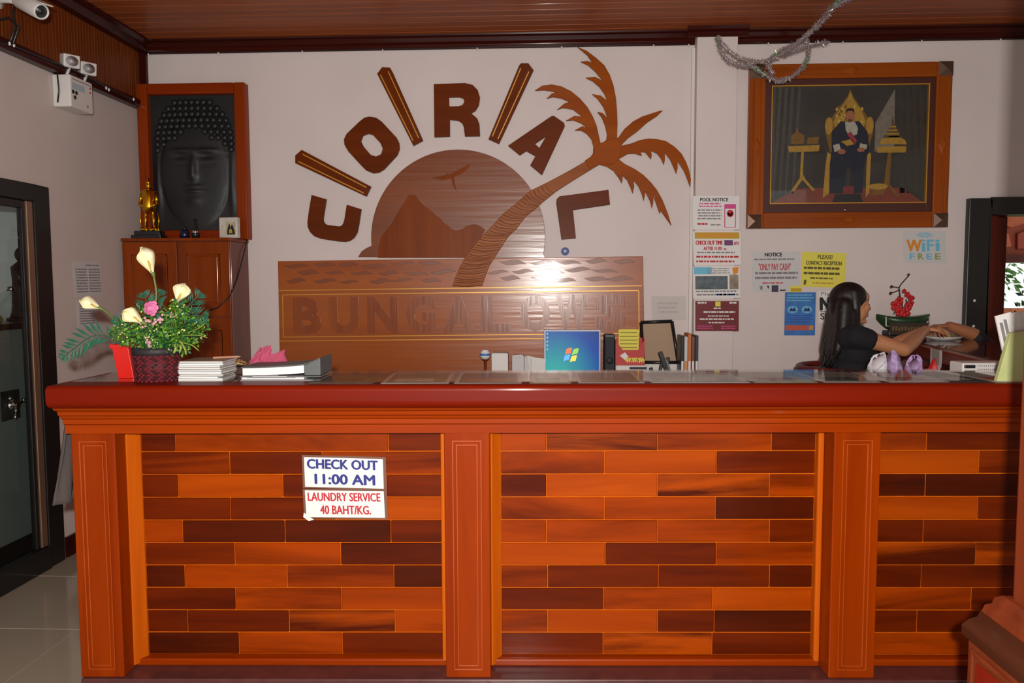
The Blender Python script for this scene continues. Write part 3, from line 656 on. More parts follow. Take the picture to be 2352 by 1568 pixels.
lathe_thing('dark_blue_jar', 'squat dark blue jar beside the slim black bottle', 'jar', (onc(424, sy), sy, ctop), [(0, .0005), (.026, .0005), (.030, .02), (.028, .045), (.018, .055), (0, .055)], mat('dark_blue_glaze', lin((22, 26, 52)), .2), [('lid', [(0, .055), (.016, .056), (.014, .066), (.004, .07), (.004, .078), (0, .08)], M_blackp)])
pb = thing('photo_block', 'clear block with printed picture at cabinet edge', 'photo block', (onc(528, sy), sy, ctop), -.15)
MB().box(-.062, .062, -.02, .02, .0005, .128).build('block', mat('acrylic_block', lin((205, 198, 186)), .15, var=.15, vscale=30), pb, bevel=.008)
b = Sheet((-.012, -.021, .098), (.062, 0, 0), (0, 0, -.076), (0, -1, 0), pb); b.root = pb
def spoly(sh, nm, pts, m, d=.001):     # prints on a thing whose parts are in its own frame
    q = [sh.at(u, v, d) for u, v in pts]; n = len(q); k = [p-sh.N*.0005 for p in q]
    return MB().add(q+k, [tuple(range(n)), tuple(range(2*n-1, n-1, -1))]+[(i, i+n, (i+1) % n+n, (i+1) % n) for i in range(n)]).build(nm, m, pb)
spoly(b, 'print', [(0,0),(1,0),(1,1),(0,1)], mat('faded_print', lin((190, 180, 150)), .5, var=.3, vscale=60))
spoly(b, 'print', [(.1,1),(.15,.6),(.3,.2),(.4,.15),(.5,.5),(.62,.2),(.72,.25),(.9,.7),(.95,1)], M_ink, .002)
spoly(b, 'print', [(.3,.9),(.4,.55),(.6,.55),(.7,.9)], M_gldbar, .003)
# cable hanging down the cabinet side
cp = [PY(568, 548, YW-.02), PY(562, 575, YW-.10), PY(545, 640, YW-.2), PY(528, 680, cyF-.02), PY(500, 706, cyF-.03), PY(470, 716, cyF-.02)]
o = MB(cp[-1]).tube(cp, .0035, 8).build('power_cable', M_blackp, None, True, loc=cp[-1]); tag(o, 'thin black cable looping down the cabinet side', 'cable')

# ================================================================== FRAMED PICTURE
py = YW-.05
q = [PY(x, y, py) for x, y in ((1720,147),(2186,141),(2181,523),(1720,523))]
fx0, fx1, fz0, fz1 = (q[0].x+q[3].x)/2, (q[1].x+q[2].x)/2, (q[2].z+q[3].z)/2, (q[0].z+q[1].z)/2
fr = thing('framed_picture', 'framed picture of uniformed figure seated on a golden throne', 'picture', ((fx0+fx1)/2, YW-.002, fz0)); fo = fr.location
def fxp(px): return lerp(fx0, fx1, (px-1720)/463.)
def fzp(p_): return lerp(fz1, fz0, (p_-144)/379.)
k1x0, k1x1, k1z0, k1z1 = fxp(1757), fxp(2147), fzp(486), fzp(178)
for nm, bx, m in (('frame_stile', (fx0, k1x0, fz0, fz1), M_picz), ('frame_stile', (k1x1, fx1, fz0, fz1), M_picz), ('frame_rail', (k1x0, k1x1, k1z1, fz1), M_pic), ('frame_rail', (k1x0, k1x1, fz0, k1z0), M_pic)):
    s_ = MB(fo).box(bx[0], bx[1], py, YW-.002, bx[2], bx[3]).build(nm, m, fr, bevel=.006)
    hor = nm == 'frame_rail'; c = ((bx[2]+bx[3])/2 if hor else (bx[0]+bx[1])/2)
    for dd in (-.022, .022):
        (MB(fo).box(bx[0], bx[1], py-.003, py+.002, c+dd-.003, c+dd+.003) if hor else MB(fo).box(c+dd-.003, c+dd+.003, py-.003, py+.002, bx[2]+.1, bx[3]-.1)).build('reed', m, s_, bevel=.001)
    cc = Vector(((bx[0]+bx[1])/2, py-.004, (bx[2]+bx[3])/2)); a, b_ = (.062, .034) if hor else (.034, .062)
    MB(fo).loft([[cc+Vector((x*a, .005, z*b_)) for x, z in ((1,0),(0,1),(-1,0),(0,-1))], [cc+Vector((x*a*.5, -.004, z*b_*.5)) for x, z in ((1,0),(0,1),(-1,0),(0,-1))]]).build('diamond_boss', M_picz, s_)
M_corner = mat('tarnished_metal', lin((104, 78, 64)), .35, .5)
for X0, sx_ in ((fx0, 1), (fx1, -1)):
    for Z0, sz in ((fz0, 1), (fz1, -1)):
        e = .085
        MB(fo).add([(X0, py-.002, Z0), (X0+sx_*e, py-.002, Z0), (X0+sx_*e, py-.002, Z0+sz*e), (X0, py-.002, Z0+sz*e), (X0+sx_*e*.5, py-.016, Z0+sz*e*.5)], [(0,1,4),(1,2,4),(2,3,4),(3,0,4),(0,3,2,1)]).build('corner_cap', M_corner, fr)
g0x0, g0x1, g0z0, g0z1 = fxp(1772), fxp(2134), fzp(466), fzp(192)
for bx in ((k1x0, g0x0, k1z0, k1z1), (g0x1, k1x1, k1z0, k1z1), (g0x0, g0x1, g0z1, k1z1), (g0x0, g0x1, k1z0, g0z0)):
    MB(fo).box(bx[0], bx[1], py+.014, YW-.002, bx[2], bx[3]).build('mount', M_mat_, fr, bevel=.002)
e = .006
for bx in ((g0x0, g0x0+e, g0z0, g0z1), (g0x1-e, g0x1, g0z0, g0z1), (g0x0+e, g0x1-e, g0z1-e, g0z1), (g0x0+e, g0x1-e, g0z0, g0z0+e)):
    MB(fo).box(bx[0], bx[1], py+.010, YW-.006, bx[2], bx[3]).build('gold_fillet', M_gold, fr)
MB(fo).box(g0x0, g0x1, py+.03, YW-.004, g0z0, g0z1).build('print_sheet', mat('print_dark', lin((66, 58, 56)), .5, var=.35, vscale=7), fr)
S = Sheet((g0x0, py+.03, g0z1), (g0x1-g0x0, 0, 0), (0, 0, g0z0-g0z1), (0, -1, 0), fr)
C = lambda n, c: mat('print_'+n, lin(c), .55, var=.2, vscale=40)
def pp(pts, m, d): return S.poly('print_shape', [((x-1774)/358., (y-194)/270.) for x, y in pts], m, .0008*d)
def el(cx, cy, a, b_, n=16): return [(cx+a*math.cos(2*pi*k/n), cy+b_*math.sin(2*pi*k/n)) for k in range(n)]
pp([(1776,464),(1836,428),(2080,428),(2130,464)], C('carpet', (140, 62, 46)), 1)
for i, x in enumerate((1780, 1792, 1806, 1820, 1836)): pp([(x, 196), (x+7, 196), (x+2, 320), (x-6, 440), (x-10, 440)] if i else [(x,196),(x+5,196),(x+3,450),(x-2,450)], C('curtain_a', (86, 78, 72)), 1)
for x in (2062, 2078, 2094, 2110): pp([(x, 196), (x+8, 196), (x+18, 330), (x+24, 440), (x+12, 440)], C('curtain_b', (70, 62, 54)), 1)
pp([(2056,204),(2058,300),(2058,345),(2014,345),(2014,280)], C('pale_drape', (140, 126, 116)), 1)
pp([(1840,330),(1900,330),(1900,350),(1840,350)], C('shade', (58, 44, 38)), 1)
G = C('gilt', (196, 146, 56)); G2 = C('gilt_dark', (140, 96, 36)); NV_ = C('uniform', (34, 38, 56)); WH = C('pale_cloth', (196, 184, 172)); SK = C('face', (182, 112, 78))
pp([(1955,203),(1962,220),(1990,258),(2004,278),(2010,300),(1998,345),(1912,345),(1900,300),(1906,278),(1920,258),(1948,220)], G2, 2)
pp([(1955,208),(1960,222),(1980,250),(1992,276),(1985,300),(1925,300),(1918,276),(1930,250),(1950,222)], G, 3)
for k in range(20): pp(el(1925+random.random()*60, 240+random.random()*55, 3, 4, 8), G2 if k % 2 else C('gilt_pale', (220, 182, 96)), 4+k % 2)
pp(el(1908,286,9,20), G, 4); pp(el(2001,286,9,20), G, 4)
pp([(1906,345),(1914,350),(1912,440),(1898,450),(1902,380)], G, 4); pp([(1998,345),(2006,350),(2004,440),(1996,450),(1996,380)], G, 4)
pp([(1934,276),(1976,276),(1996,300),(2002,346),(1992,360),(1990,385),(1988,440),(1962,440),(1960,380),(1950,380),(1948,440),(1912,440),(1912,370),(1916,345),(1914,300)], NV_, 6)
pp([(1926,442),(1984,442),(1990,460),(1920,460)], C('footstool', (40, 34, 40)), 7); pp([(1944,424),(1968,424),(1968,440),(1944,440)], C('cushion_red', (140, 50, 46)), 7)
pp(el(1955,264,11,15), SK, 8); pp([(1944,258),(1947,248),(1955,246),(1963,248),(1966,258),(1960,253),(1950,253)], C('hair_print', (50, 34, 30)), 9); pp([(1950,272),(1960,272),(1959,275),(1951,275)], C('hair_print', (50, 34, 30)), 9)
pp([(1944,277),(1966,277),(1974,292),(1972,306),(1956,312),(1946,296)], WH, 8); pp([(1948,304),(1958,300),(1972,320),(1968,330)], C('sash', (170, 60, 80)), 9)
pp([(1936,322),(1960,316),(1968,328),(1950,332)], G, 9); pp(el(1938,345,9,6), SK, 9); pp(el(1982,341,9,5), SK, 9); pp([(1918,330),(1932,326),(1936,340),(1922,346)], WH, 8); pp([(1980,326),(1996,330),(1994,340),(1978,336)], WH, 8)
# side tables with gilt vessels
pp([(1815,331),(1888,329),(1886,343),(1818,345)], G, 4); pp([(1846,345),(1852,345),(1851,395),(1858,408),(1880,432),(1874,434),(1850,408),(1832,434),(1824,434),(1844,404)], G, 4)
pp([(1822,326),(1822,306),(1832,300),(1836,288),(1840,300),(1852,306),(1852,326)], G2, 4); pp([(1860,312),(1886,310),(1884,326),(1858,326)], G2, 4)
pp([(2018,334),(2086,334),(2084,348),(2020,348)], G, 4); pp([(2044,348),(2052,348),(2050,420),(2074,448),(2066,448),(2048,426),(2036,430)], G2, 4)
pp([(2024,328),(2028,318),(2048,310),(2066,310),(2082,320),(2086,330)], G, 5); pp([(2032,314),(2042,298),(2050,284),(2053,262),(2056,284),(2064,298),(2074,314)], C('spire', (110, 84, 60)), 5)
for yy in (304, 296, 288): pp([(2053-(yy-270)*.45, yy), (2053+(yy-270)*.45, yy), (2053+(yy-270)*.42, yy+3), (2053-(yy-270)*.42, yy+3)], G, 6)
pp(el(2024,425,22,7), G, 5); pp([(2004,427),(2044,427),(2036,444),(2014,444)], G2, 4)
MB(fo).box(g0x0+e, g0x1-e, py+.018, py+.020, g0z0+e, g0z1-e).build('glazing', M_glass, fr)
MB(fo).ell((fxp(1947), py+.010, fzp(481)), (.010, .008, .010), 10, 6).build('stud', M_chrome, fr, True)

# ================================================================== NOTICES ON THE WALL
def wall_sheet(name, label, quad, Y, m, cat='notice', group=None, part='sheet', thick=None):
    a, b_, c = [PY(x, y, Y) for x, y in quad]
    r = thing(name, label, cat, c, 0, group)
    S = Sheet(a, b_-a, c-a, (0, -1, 0), r); S.rect(part, 0, 0, 1, 1, m, .0008); return S
YPI = YW-.0905
S = wall_sheet('pool_notice', 'white pool notice with small pink panel, topmost on the pier', ((1591,450),(1698,450),(1591,527)), YPI, M_paper)
S.text('POOL NOTICE', .16, .06, .76, .16, M_ink, .03); S.lines(.12, .21, .66, .37, 2, M_pink, seed=2); S.lines(.10, .40, .66, .74, 4, M_greyink, seed=3); S.lines(.10, .80, .32, .93, 1, M_redink, seed=4, word=(.06, .09)); S.lines(.38, .84, .62, .92, 1, M_greyink, seed=5)
S.rect('panel', .68, .24, .93, .94, M_pink, .0012); S.rect('panel', .70, .38, .91, .92, M_paper, .0018)
S.poly('ring', [(.805+.075*math.cos(t*pi/12)*(1 if t < 25 else .7), .52+.11*math.sin(t*pi/12)*(1 if t < 25 else .7)) for t in list(range(25))+list(range(49, 24, -1))], M_redink, .0022)
S = wall_sheet('checkout_poster', 'white check out poster headed by a mustard band', ((1591,531),(1700,531),(1593,608)), YPI, M_paper)
S.rect('band', .04, .03, .98, .22, M_gldbar, .0012); S.text('REMEMBER', .12, .06, .88, .19, M_orange, .03)
S.text('CHECK OUT TIME', .06, .28, .62, .40, M_redink, .04); S.rect('patch', .66, .26, .84, .42, mat('purple_patch', lin((110, 60, 110)), .6), .0014); S.text('am', .86, .31, .96, .40, M_redink, .03)
S.text('AFTER 11:00', .22, .46, .60, .56, M_redink, .03); S.text('am', .64, .50, .70, .56, M_redink, .03)
S.lines(.05, .61, .97, .70, 1, M_greyink, seed=6); S.lines(.05, .73, .97, .86, 1, M_redink, seed=7); S.lines(.05, .87, .97, .99, 1, M_redink, seed=8)
S = wall_sheet('tour_poster', 'tour poster with grey sea photograph and blue sky header', ((1591,612),(1699,611),(1592,685)), YPI, M_paper)
S.rect('header', .02, .02, .40, .24, M_lblue, .0012); S.lines(.30, .06, .80, .26, 3, M_greyink, seed=9); S.poly('mark', [(.84,.05),(.98,.02),(.96,.22),(.86,.26)], M_orange, .0014)
S.rect('photo', .05, .30, .74, .72, mat('sea_photo', lin((86, 98, 104)), .5, var=.5, vscale=25), .0012); S.rect('photo', .78, .26, .97, .72, mat('beach_photo', lin((150, 136, 116)), .5, var=.5, vscale=25), .0012)
S.lines(.04, .76, .97, .97, 2, M_greyink, seed=10); S.lines(.5, .86, .92, .98, 1, M_bluep, seed=11)
S = wall_sheet('maroon_poster', 'maroon poster with white lettering and yellow emblem', ((1597,691),(1697,691),(1597,760)), YPI, M_maroon)
S.lines(.05, .03, .27, .16, 1, M_paper, seed=12, word=(.05, .08)); S.rect('emblem', .46, .02, .58, .18, M_yel, .0014); S.lines(.78, .03, .97, .16, 1, M_paper, seed=13, word=(.05, .08))
S.lines(.42, .22, .60, .32, 1, M_paper, seed=14); S.lines(.16, .34, .92, .46, 1, M_paper, seed=15); S.lines(.28, .48, .80, .56, 1, M_paper, seed=16); S.lines(.08, .58, .97, .68, 1, M_paper, seed=17); S.lines(.30, .70, .70, .78, 1, M_paper, seed=18); S.lines(.04, .82, .42, .96, 2, M_pink, seed=19); S.lines(.58, .82, .96, .96, 2, M_pink, seed=20)
YN = YW-.0012
S = wall_sheet('cash_notice', 'white notice with red line left of the yellow notice', ((1727,578),(1838,577),(1727,671)), YN, M_paperg)
S.text('NOTICE', .27, .03, .62, .12, M_ink, .04); S.lines(.04, .17, .95, .26, 1, M_greyink, seed=21); S.text('"ONLY PAY CASH"', .14, .29, .80, .46, M_redink, .01)
S.lines(.03, .50, .97, .74, 2, M_greyink, seed=22, word=(.06, .16)); S.lines(.2, .76, .7, .82, 1, M_redink, seed=23)
S.poly('stamp', [(.16,.86),(.22,.83),(.22,.95),(.17,.93)], M_greyink); S.poly('stamp', [(.31,.84),(.36,.84),(.34,.93)], M_ink); S.rect('stamp', .41, .83, .55, 1.0, mat('slate_ink', lin((60, 60, 76)), .6)); S.rect('stamp', .58, .94, .70, .97, M_ink)
S = wall_sheet('yellow_notice', 'yellow notice asking guests to contact reception', ((1842,578),(1944,581),(1839,658)), YN-.0006, M_yel)
M_olive = mat('olive_ink', lin((96, 88, 30)), .6)
S.text('PLEASE!', .36, .07, .70, .19, M_olive, .02); S.text('CONTACT RECEPTION', .10, .25, .90, .36, M_olive, .03); S.lines(.03, .42, .95, .72, 2, M_olive, seed=24, word=(.05, .13)); S.lines(.2, .72, .78, .82, 1, M_olive, seed=25); S.lines(.25, .86, .75, .95, 1, M_gldbar, seed=26); S.poly('mark', [(.07,.80),(.13,.80),(.11,.94),(.06,.94)], M_olive)
S = wall_sheet('yellow_card', 'small yellow card above the blue poster', ((1815,656),(1842,656),(1815,671)), YN-.0012, M_yel, 'card'); S.rect('band', .05, .4, .95, .9, M_gldbar, .0013)
S = wall_sheet('blue_poster', 'blue poster with orange band beside the no smoking sign', ((1803,671),(1874,671),(1801,770)), YN-.0022, M_bluep)
S.lines(.06, .05, .94, .24, 3, M_lblue, seed=27); 
for cx_ in (.26, .72): S.poly('mark', [(cx_+.17*math.cos(t*pi/10), .40+.085*math.sin(t*pi/10)) for t in range(20)], M_lblue, .0012); S.poly('mark', [(cx_-.12, .44), (cx_-.05, .35), (cx_, .39), (cx_+.05, .34), (cx_+.12, .44)], M_navy, .0018)
S.lines(.06, .52, .94, .72, 4, mat('deep_blue_ink', lin((36, 80, 170)), .6), seed=28); S.rect('band', .02, .76, .78, .88, mat('coral_ink', lin((200, 92, 70)), .6)); S.rect('band', .80, .77, .94, .87, M_orange)
S = wall_sheet('smoking_sign', 'white no smoking sign partly hidden by the seated woman', ((1880,668),(1990,668),(1880,742)), YN, M_paper)
S.text('Please', .05, .03, .45, .14, M_greyink, .01); S.text('NO', .04, .20, .50, .60, M_ink, .045); S.rect('rule', .03, .635, .97, .65, M_ink); S.text('SMOKING', .04, .69, .96, .88, M_ink, .02)
S = wall_sheet('wifi_sign', 'free wifi sign with orange and blue lettering', ((2074,530),(2172,530),(2076,604)), YN, M_paperg)
S.text('W', .08, .28, .42, .64, M_orange, .03); S.text('i', .44, .27, .50, .64, M_lblue, .03); S.text('F', .56, .28, .70, .62, M_lblue, .03); S.text('i', .76, .28, .84, .62, M_lblue, .03)
M_lime = mat('lime_ink', lin((140, 160, 90)), .6)
for i, ch in enumerate('FREE'): S.text(ch, .14+.2*i, .70, .26+.2*i, .88, M_lime if i % 2 else M_lblue, .03)
for r_ in (.10, .16, .22): S.poly('arc', [(.50+(r_+.0)*math.cos(t)*1.0, .25-r_*math.sin(t)*.9) for t in [.5+2.1*k/10 for k in range(11)]]+[(.50+(r_-.03)*math.cos(t), .25-(r_-.03)*math.sin(t)*.9) for t in [.5+2.1*k/10 for k in range(10, -1, -1)]], M_lblue)
# faded blank sheet and blue sticker near the carved sign
S = wall_sheet('faded_note', 'faded handwritten note taped beside the carved sign', ((1496,680),(1575,680),(1498,735)), YN, mat('faded_note', lin((206, 198, 194)), .7), 'note'); S.lines(.15, .25, .8, .8, 3, mat('faint_ink', lin((188, 180, 182)), .7), seed=30)
p = PY(1298, 577, YW); st_ = thing('round_sticker', 'small round blue ornament stuck above the board', 'sticker', p)
MB().lathe([(0, .0005), (.026, .0005), (.024, .008), (.012, .014), (0, .015)], (0, -.0005, 0), 18, M=Matrix.Rotation(pi/2, 3, 'X')).build('dome', mat('blue_ornament', lin((110, 130, 190)), .25), st_, True)
MB().lathe([(0, .013), (.010, .013), (.007, .018), (0, .019)], (0, -.0005, 0), 12, M=Matrix.Rotation(pi/2, 3, 'X')).build('button', M_paper, st_, True)
# white trunking beside the pier
o = MB().box(-.011, .011, -.018, 0, 0, 2.1).build('cable_trunking', M_white, None, bevel=.002, loc=(PY(1590, 300, YW).x, YW-.001, .80)); tag(o, 'narrow white cable trunking running up beside the pier', 'trunking')
# papers on the left wall
def side_sheet(name, label, quad, m):
    a, b_, c = [PX(x, y, XL+.001) for x, y in quad]; r = thing(name, label, 'notice', c); S = Sheet(a, b_-a, c-a, (1, 0, 0), r); S.rect('sheet', 0, 0, 1, 1, m, .0008); return S
S = side_sheet('typed_list', 'grey typed list taped high on the side wall', ((166,600),(230,602),(172,682)), M_paperg)
S.lines(.45, .08, .95, .16, 1, M_greyink, seed=31); S.lines(.08, .2, .5, .92, 9, M_greyink, seed=32); S.lines(.54, .2, .97, .92, 9, M_greyink, seed=33)
S = side_sheet('second_list', 'smaller typed sheet taped below the longer list', ((176,690),(221,690),(179,754)), M_paperg)
S.lines(.1, .1, .92, .9, 9, M_greyink, seed=34)

# ================================================================== LEFT WALL FITTINGS
xf = XL+.10
eY0 = PX(119, 200, XL).y; eY1 = PX(213, 210, xf).y; ez1 = PX(180, 178, xf).z; ez0 = PX(180, 250, xf).z
em = thing('emergency_light', 'white emergency light box with two square lamp heads', 'emergency light', (XL+.001, (eY0+eY1)/2, ez0)); eo = em.location
MB(eo).box(XL+.001, xf, eY0, eY1, ez0, ez1).build('housing', M_white, em, bevel=.008, seg=3)
S = Sheet((xf, eY0, ez1), (0, eY1-eY0, 0), (0, 0, ez0-ez1), (1, 0, 0), em)
S.rect('label', .06, .22, .62, .42, mat('pale_blue_label', lin((176, 190, 200)), .5)); S.rect('vent', .08, .1, .9, .13, M_greyink)
for u, v in ((.10, .52), (.24, .52), (.17, .68)): MB(eo).ell(S.at(u, v, .002), (.004, .011, .011), 10, 6).build('socket_hole', M_ink, em, True)
for u, v, m in ((.72, .82, M_redink), (.86, .2, M_redink), (.86, .34, M_redink)): MB(eo).ell(S.at(u, v, .002), (.003, .006, .006), 8, 6).build('indicator', m, em, True)
for hx, hy in ((160,141), (199,158)):
    c = PX(hx, hy, XL+.07); d = Vector((.75, -.55, -.12)).normalized(); sd = Vector((0, 0, 1)).cross(d).normalized(); up = d.cross(sd)
    h = MB(eo).obox(c, sd*.042, up*.034, d*.03).build('lamp_head', M_white, em, bevel=.006)
    MB(eo).loft([[c+d*.031+(sd*math.cos(a)*.032+up*math.sin(a)*.026) for a in [2*pi*k/16 for k in range(16)]], [c+d*.022+(sd*math.cos(a)*.012+up*math.sin(a)*.01) for a in [2*pi*k/16 for k in range(16)]]]).build('reflector', mat('silver_reflector', lin((225, 225, 228)), .35, .3), h, True)
    MB(eo).tube([Vector((XL+.05, c.y-.01, ez1-.01)), c-up*.03], .008, 8).build('bracket', M_white, em, True)
cpts = [Vector((XL+.03, eY0-.004, ez0+.02)), Vector((XL+.045, eY0-.012, ez0+.08)), Vector((XL+.04, eY0-.012, ez1)), Vector((XL+.055, eY0+.02, ez1+.05))]
MB(eo).tube(cpts, .004, 8).build('flex', M_blackp, em, True)
o = MB().tube([Vector((xf-.03, eY1+.008, ez0+.06)), Vector((xf-.03, eY1+.02, ez0+.13)), Vector((xf-.04, eY1+.01, ez1+.03))], .005, 8).build('side_flex', M_blackp, em, True); o.data.transform(Matrix.Translation(-eo))
# bullet camera
c = PX(97, 28, XL+.30); d = Vector((.80, -.42, -.42)).normalized(); bs = c - d*.20
cc = thing('security_camera', 'white bullet security camera below the ceiling corner', 'security camera', (XL+.031, bs.y, bs.z)); k = cc.location
Mq = d.to_track_quat('Z', 'Y').to_matrix()
MB(k).lathe([(0, 0), (.034, 0), (.037, .01), (.037, .19), (.034, .195), (.030, .20), (.030, .188), (0, .188)], bs, 20, M=Mq).build('barrel', M_white, cc, True)
MB(k).lathe([(0, .1885), (.028, .1885), (.026, .191), (.014, .191), (.012, .197), (0, .198)], bs, 20, M=Mq).build('lens', M_blackp, cc, True)
upv = Mq @ Vector((0, 1, 0)) if (Mq @ Vector((0, 1, 0))).z > 0 else Mq @ Vector((0, -1, 0))
MB(k).obox(bs+d*.11+upv*.040, Mq @ Vector((.030, 0, 0)), d*.115, upv*.003).build('sun_shield', M_white, cc, bevel=.002)
MB(k).tube([Vector((XL+.031, bs.y, bs.z)), bs+Vector((-.05, 0, .0)), bs+d*.04], .012, 10).lathe([(0, 0), (.035, 0), (.035, .01), (0, .012)], Vector((XL+.031, bs.y, bs.z)), 16, M=Matrix.Rotation(pi/2, 3, 'Y')).build('bracket', M_white, cc, True)
# cables hanging in the corner by the camera
for i, (pts, lb) in enumerate((([(38,-12),(30,30),(36,60),(24,95)], 'thin black cable dangling beside the security camera'), ([(-4,45),(20,40),(44,62),(30,100)], 'black cable looping below the security camera'))):
    P = [PX(x, y, XL+.07+.01*i) for x, y in pts]; o = MB(P[-1]).tube(P, .005, 8).build('black_cable', M_blackp, None, True, loc=P[-1]); tag(o, lb, 'cable')

# ------------------------------------------------------------------ safe behind the glazed door, with ornaments on it
xs = XL-.12
sz1 = PX(40, 742, xs).z; sz0 = 0.0; sy1 = PX(82, 900, xs).y
sf = thing('office_safe', 'dark grey safe with chrome handle behind the glass door', 'safe', (xs-.25, sy1-.45, 0)); k = sf.location
M_safe = mat('safe_paint', lin((128, 136, 132)), .45)
MB(k).box(xs-.5, xs, sy1-.9, sy1, .16, sz1-.03).build('body', M_safe, sf, bevel=.006)
MB(k).box(xs-.5, xs+.012, sy1-.9, sy1+.01, sz1-.03, sz1).build('top', M_black, sf, bevel=.003)
MB(k).box(xs-.48, xs-.02, sy1-.88, sy1-.02, .0005, .16).build('base', M_black, sf)
hp = PX(24, 930, xs+.004); 
MB(k).box(xs-.0, xs+.006, hp.y-.07, hp.y+.07, hp.z-.075, hp.z+.075).build('handle_plate', mat('dark_plate', lin((60, 62, 62)), .3, .4), sf, bevel=.003)
h = MB(k).lathe([(0, 0), (.03, 0), (.03, .012), (.016, .016), (.016, .04), (0, .042)], (xs+.006, hp.y, hp.z), 18, M=Matrix.Rotation(pi/2, 3, 'Y')).build('hub', M_chrome, sf, True)
for a in (0.3, 2.4, 4.5): MB(k).tube([(xs+.036, hp.y, hp.z), (xs+.036, hp.y+.055*math.cos(a), hp.z+.055*math.sin(a))], [.008, .006], 8).ell((xs+.036, hp.y+.06*math.cos(a), hp.z+.06*math.sin(a)), .012, 10, 6).build('spoke', M_chrome, h, True)
xi = xs-.12
def onsafe(px): return PX(px, 720, xi).y
t = thing('dark_statuette', 'dark standing statuette on the safe behind glass', 'figurine', (xi, onsafe(56), sz1))
b = MB(); hgt = (PX(56, 572, xi).z - sz1)
b.tube([(0,0,.0005),(0,0,.05),(0,0,hgt*.3),(0,0,hgt*.55),(0,0,hgt*.75),(0,0,hgt*.83)], [.075, .06, .055, .05, .055, .02], 16).ell((0,0,hgt*.92), (.033, .036, .042)); b.cap((0,.05,hgt*.74), .016, (.03,.055,hgt*.5), .014).cap((0,-.05,hgt*.74), .016, (.03,-.055,hgt*.5), .014)
b.build('figure', mat('dark_bronze', lin((50, 42, 40)), .4, .3), t, True); MB().lathe([(.0,.0003),(.085,.0003),(.085,.02),(0,.02)], (0,0,0), 20).build('base', M_blackp, t, True)
lathe_thing('glass_globe', 'clear glass globe in front of the dark statuette', 'globe', (xi+.09, onsafe(38)-.16, sz1), [(0,.0005),(.03,.0005),(.035,.012),(.06,.04),(.075,.09),(.06,.14),(.03,.165),(0,.17)], M_glass, [('cap', [(0,.166),(.022,.166),(.018,.185),(0,.19)], M_chrome)])
lathe_thing('pink_jar', 'small pink lidded jar on the safe behind glass', 'jar', (xi+.17, onsafe(63), sz1), [(0,.0005),(.04,.0005),(.05,.03),(.048,.06),(.03,.07),(0,.07)], mat('pink_glaze', lin((206, 120, 170)), .3), [('lid', [(0,.07),(.036,.07),(.025,.09),(.006,.1),(0,.105)], mat('magenta_glaze', lin((180, 80, 140)), .3))])
lathe_thing('yellow_dome', 'yellow dome shaped ornament at the safe front', 'ornament', (xi-.03, onsafe(8)-.12, sz1), [(0,.0005),(.085,.0005),(.085,.02),(.075,.05),(.045,.075),(0,.082)], mat('yellow_ornament', lin((200, 170, 60)), .35), [('band', [(0,.012),(.088,.012),(.088,.022),(0,.022)], M_gldbar)])

# ================================================================== FAIRY LIGHT STRING ALONG THE CORNICE
zl = ZC-.082
sl = thing('light_string', 'string of tiny white lights pinned along the dark cornice', 'string lights', (0, YW-.06, zl))
def strp(px, y=YW-.02): return PY(px, 100, y).x
MB().tube([(XL+.06, .014, 0)]+[(strp(x), .014, -.004*(i % 2)) for i, x in enumerate((505,600,697,790,881,990,1097,1300,1500,1586))], .0028, 6).build('wire', M_blackp, sl, True)
MB().tube([(cx1+.04, .014, 0)]+[(strp(x), .014, -.003*(i % 2)) for i, x in enumerate((1762,1850,1932,2020,2112,2200,2292,2352))], .0028, 6).build('wire', M_blackp, sl, True)
bm_ = MB().ell((0, 0, 0), (.005, .005, .008), 8, 6).mesh('bulb', True)
for x in (345, 505, 697, 881, 1097, 1290, 1500, 1580, 1762, 1932, 2112, 2292):
    o = link('bulb', bm_, M_white, sl); o.location = (strp(x), .012, -.010)
s2 = thing('frieze_light_string', 'second string of tiny lights along the frieze trim', 'string lights', (XL+.062, 4, FZ-.03))
P = [PX(x, y, XL+.062) for x, y in ((-40,86),(25,103),(110,137),(175,165),(248,203),(308,231))]
MB(s2.location).tube(P, .006, 8).build('wire', M_blackp, s2, True)
for x, y in ((22,100),(32,104),(244,202),(250,206),(307,228)):
    MB(s2.location).ell(PX(x, y, XL+.07), (.006,.006,.010), 8, 6).build('bulb', M_white, s2, True)

# ================================================================== TINSEL GARLAND
def smooth(pts, n=8):
    out = []
    for i in range(len(pts)-1):
        p0, p1, p2, p3 = pts[max(i-1,0)], pts[i], pts[i+1], pts[min(i+2, len(pts)-1)]
        for k in range(n):
            t = k/n; out.append(.5*((2*p1)+(p2-p0)*t+(2*p0-5*p1+4*p2-p3)*t*t+(3*p1-p0-3*p2+p3)*t**3))
    return out+[pts[-1]]
gY = YW-.35
ga = thing('tinsel_garland', 'looped silver tinsel garland hanging from the ceiling', 'garland', PY(1800, 120, gY)); k = ga.location
M_t = [mat('tinsel_%d' % i, lin(c), .3, .45) for i, c in enumerate([(186, 172, 166), (150, 150, 140), (206, 150, 160), (120, 170, 120), (176, 176, 214)])]
runs = [[(1965,-25),(1920,15),(1885,55),(1858,76),(1830,100),(1790,128),(1755,140),(1720,140),(1690,128),(1665,108),(1648,86)],
        [(1648,86),(1656,115),(1672,138),(1700,150),(1728,152),(1752,168),(1775,182),(1800,184),(1830,168),(1850,145),(1858,115),(1852,92)],
        [(1930,-20),(1905,22),(1870,62),(1845,92),(1800,112),(1770,136),(1765,152),(1775,170)],
        [(1800,128),(1830,115),(1862,105),(1900,96)]]
rg = random.Random(9)
def cl_(p): p.z = min(p.z, ZC-.03); return p
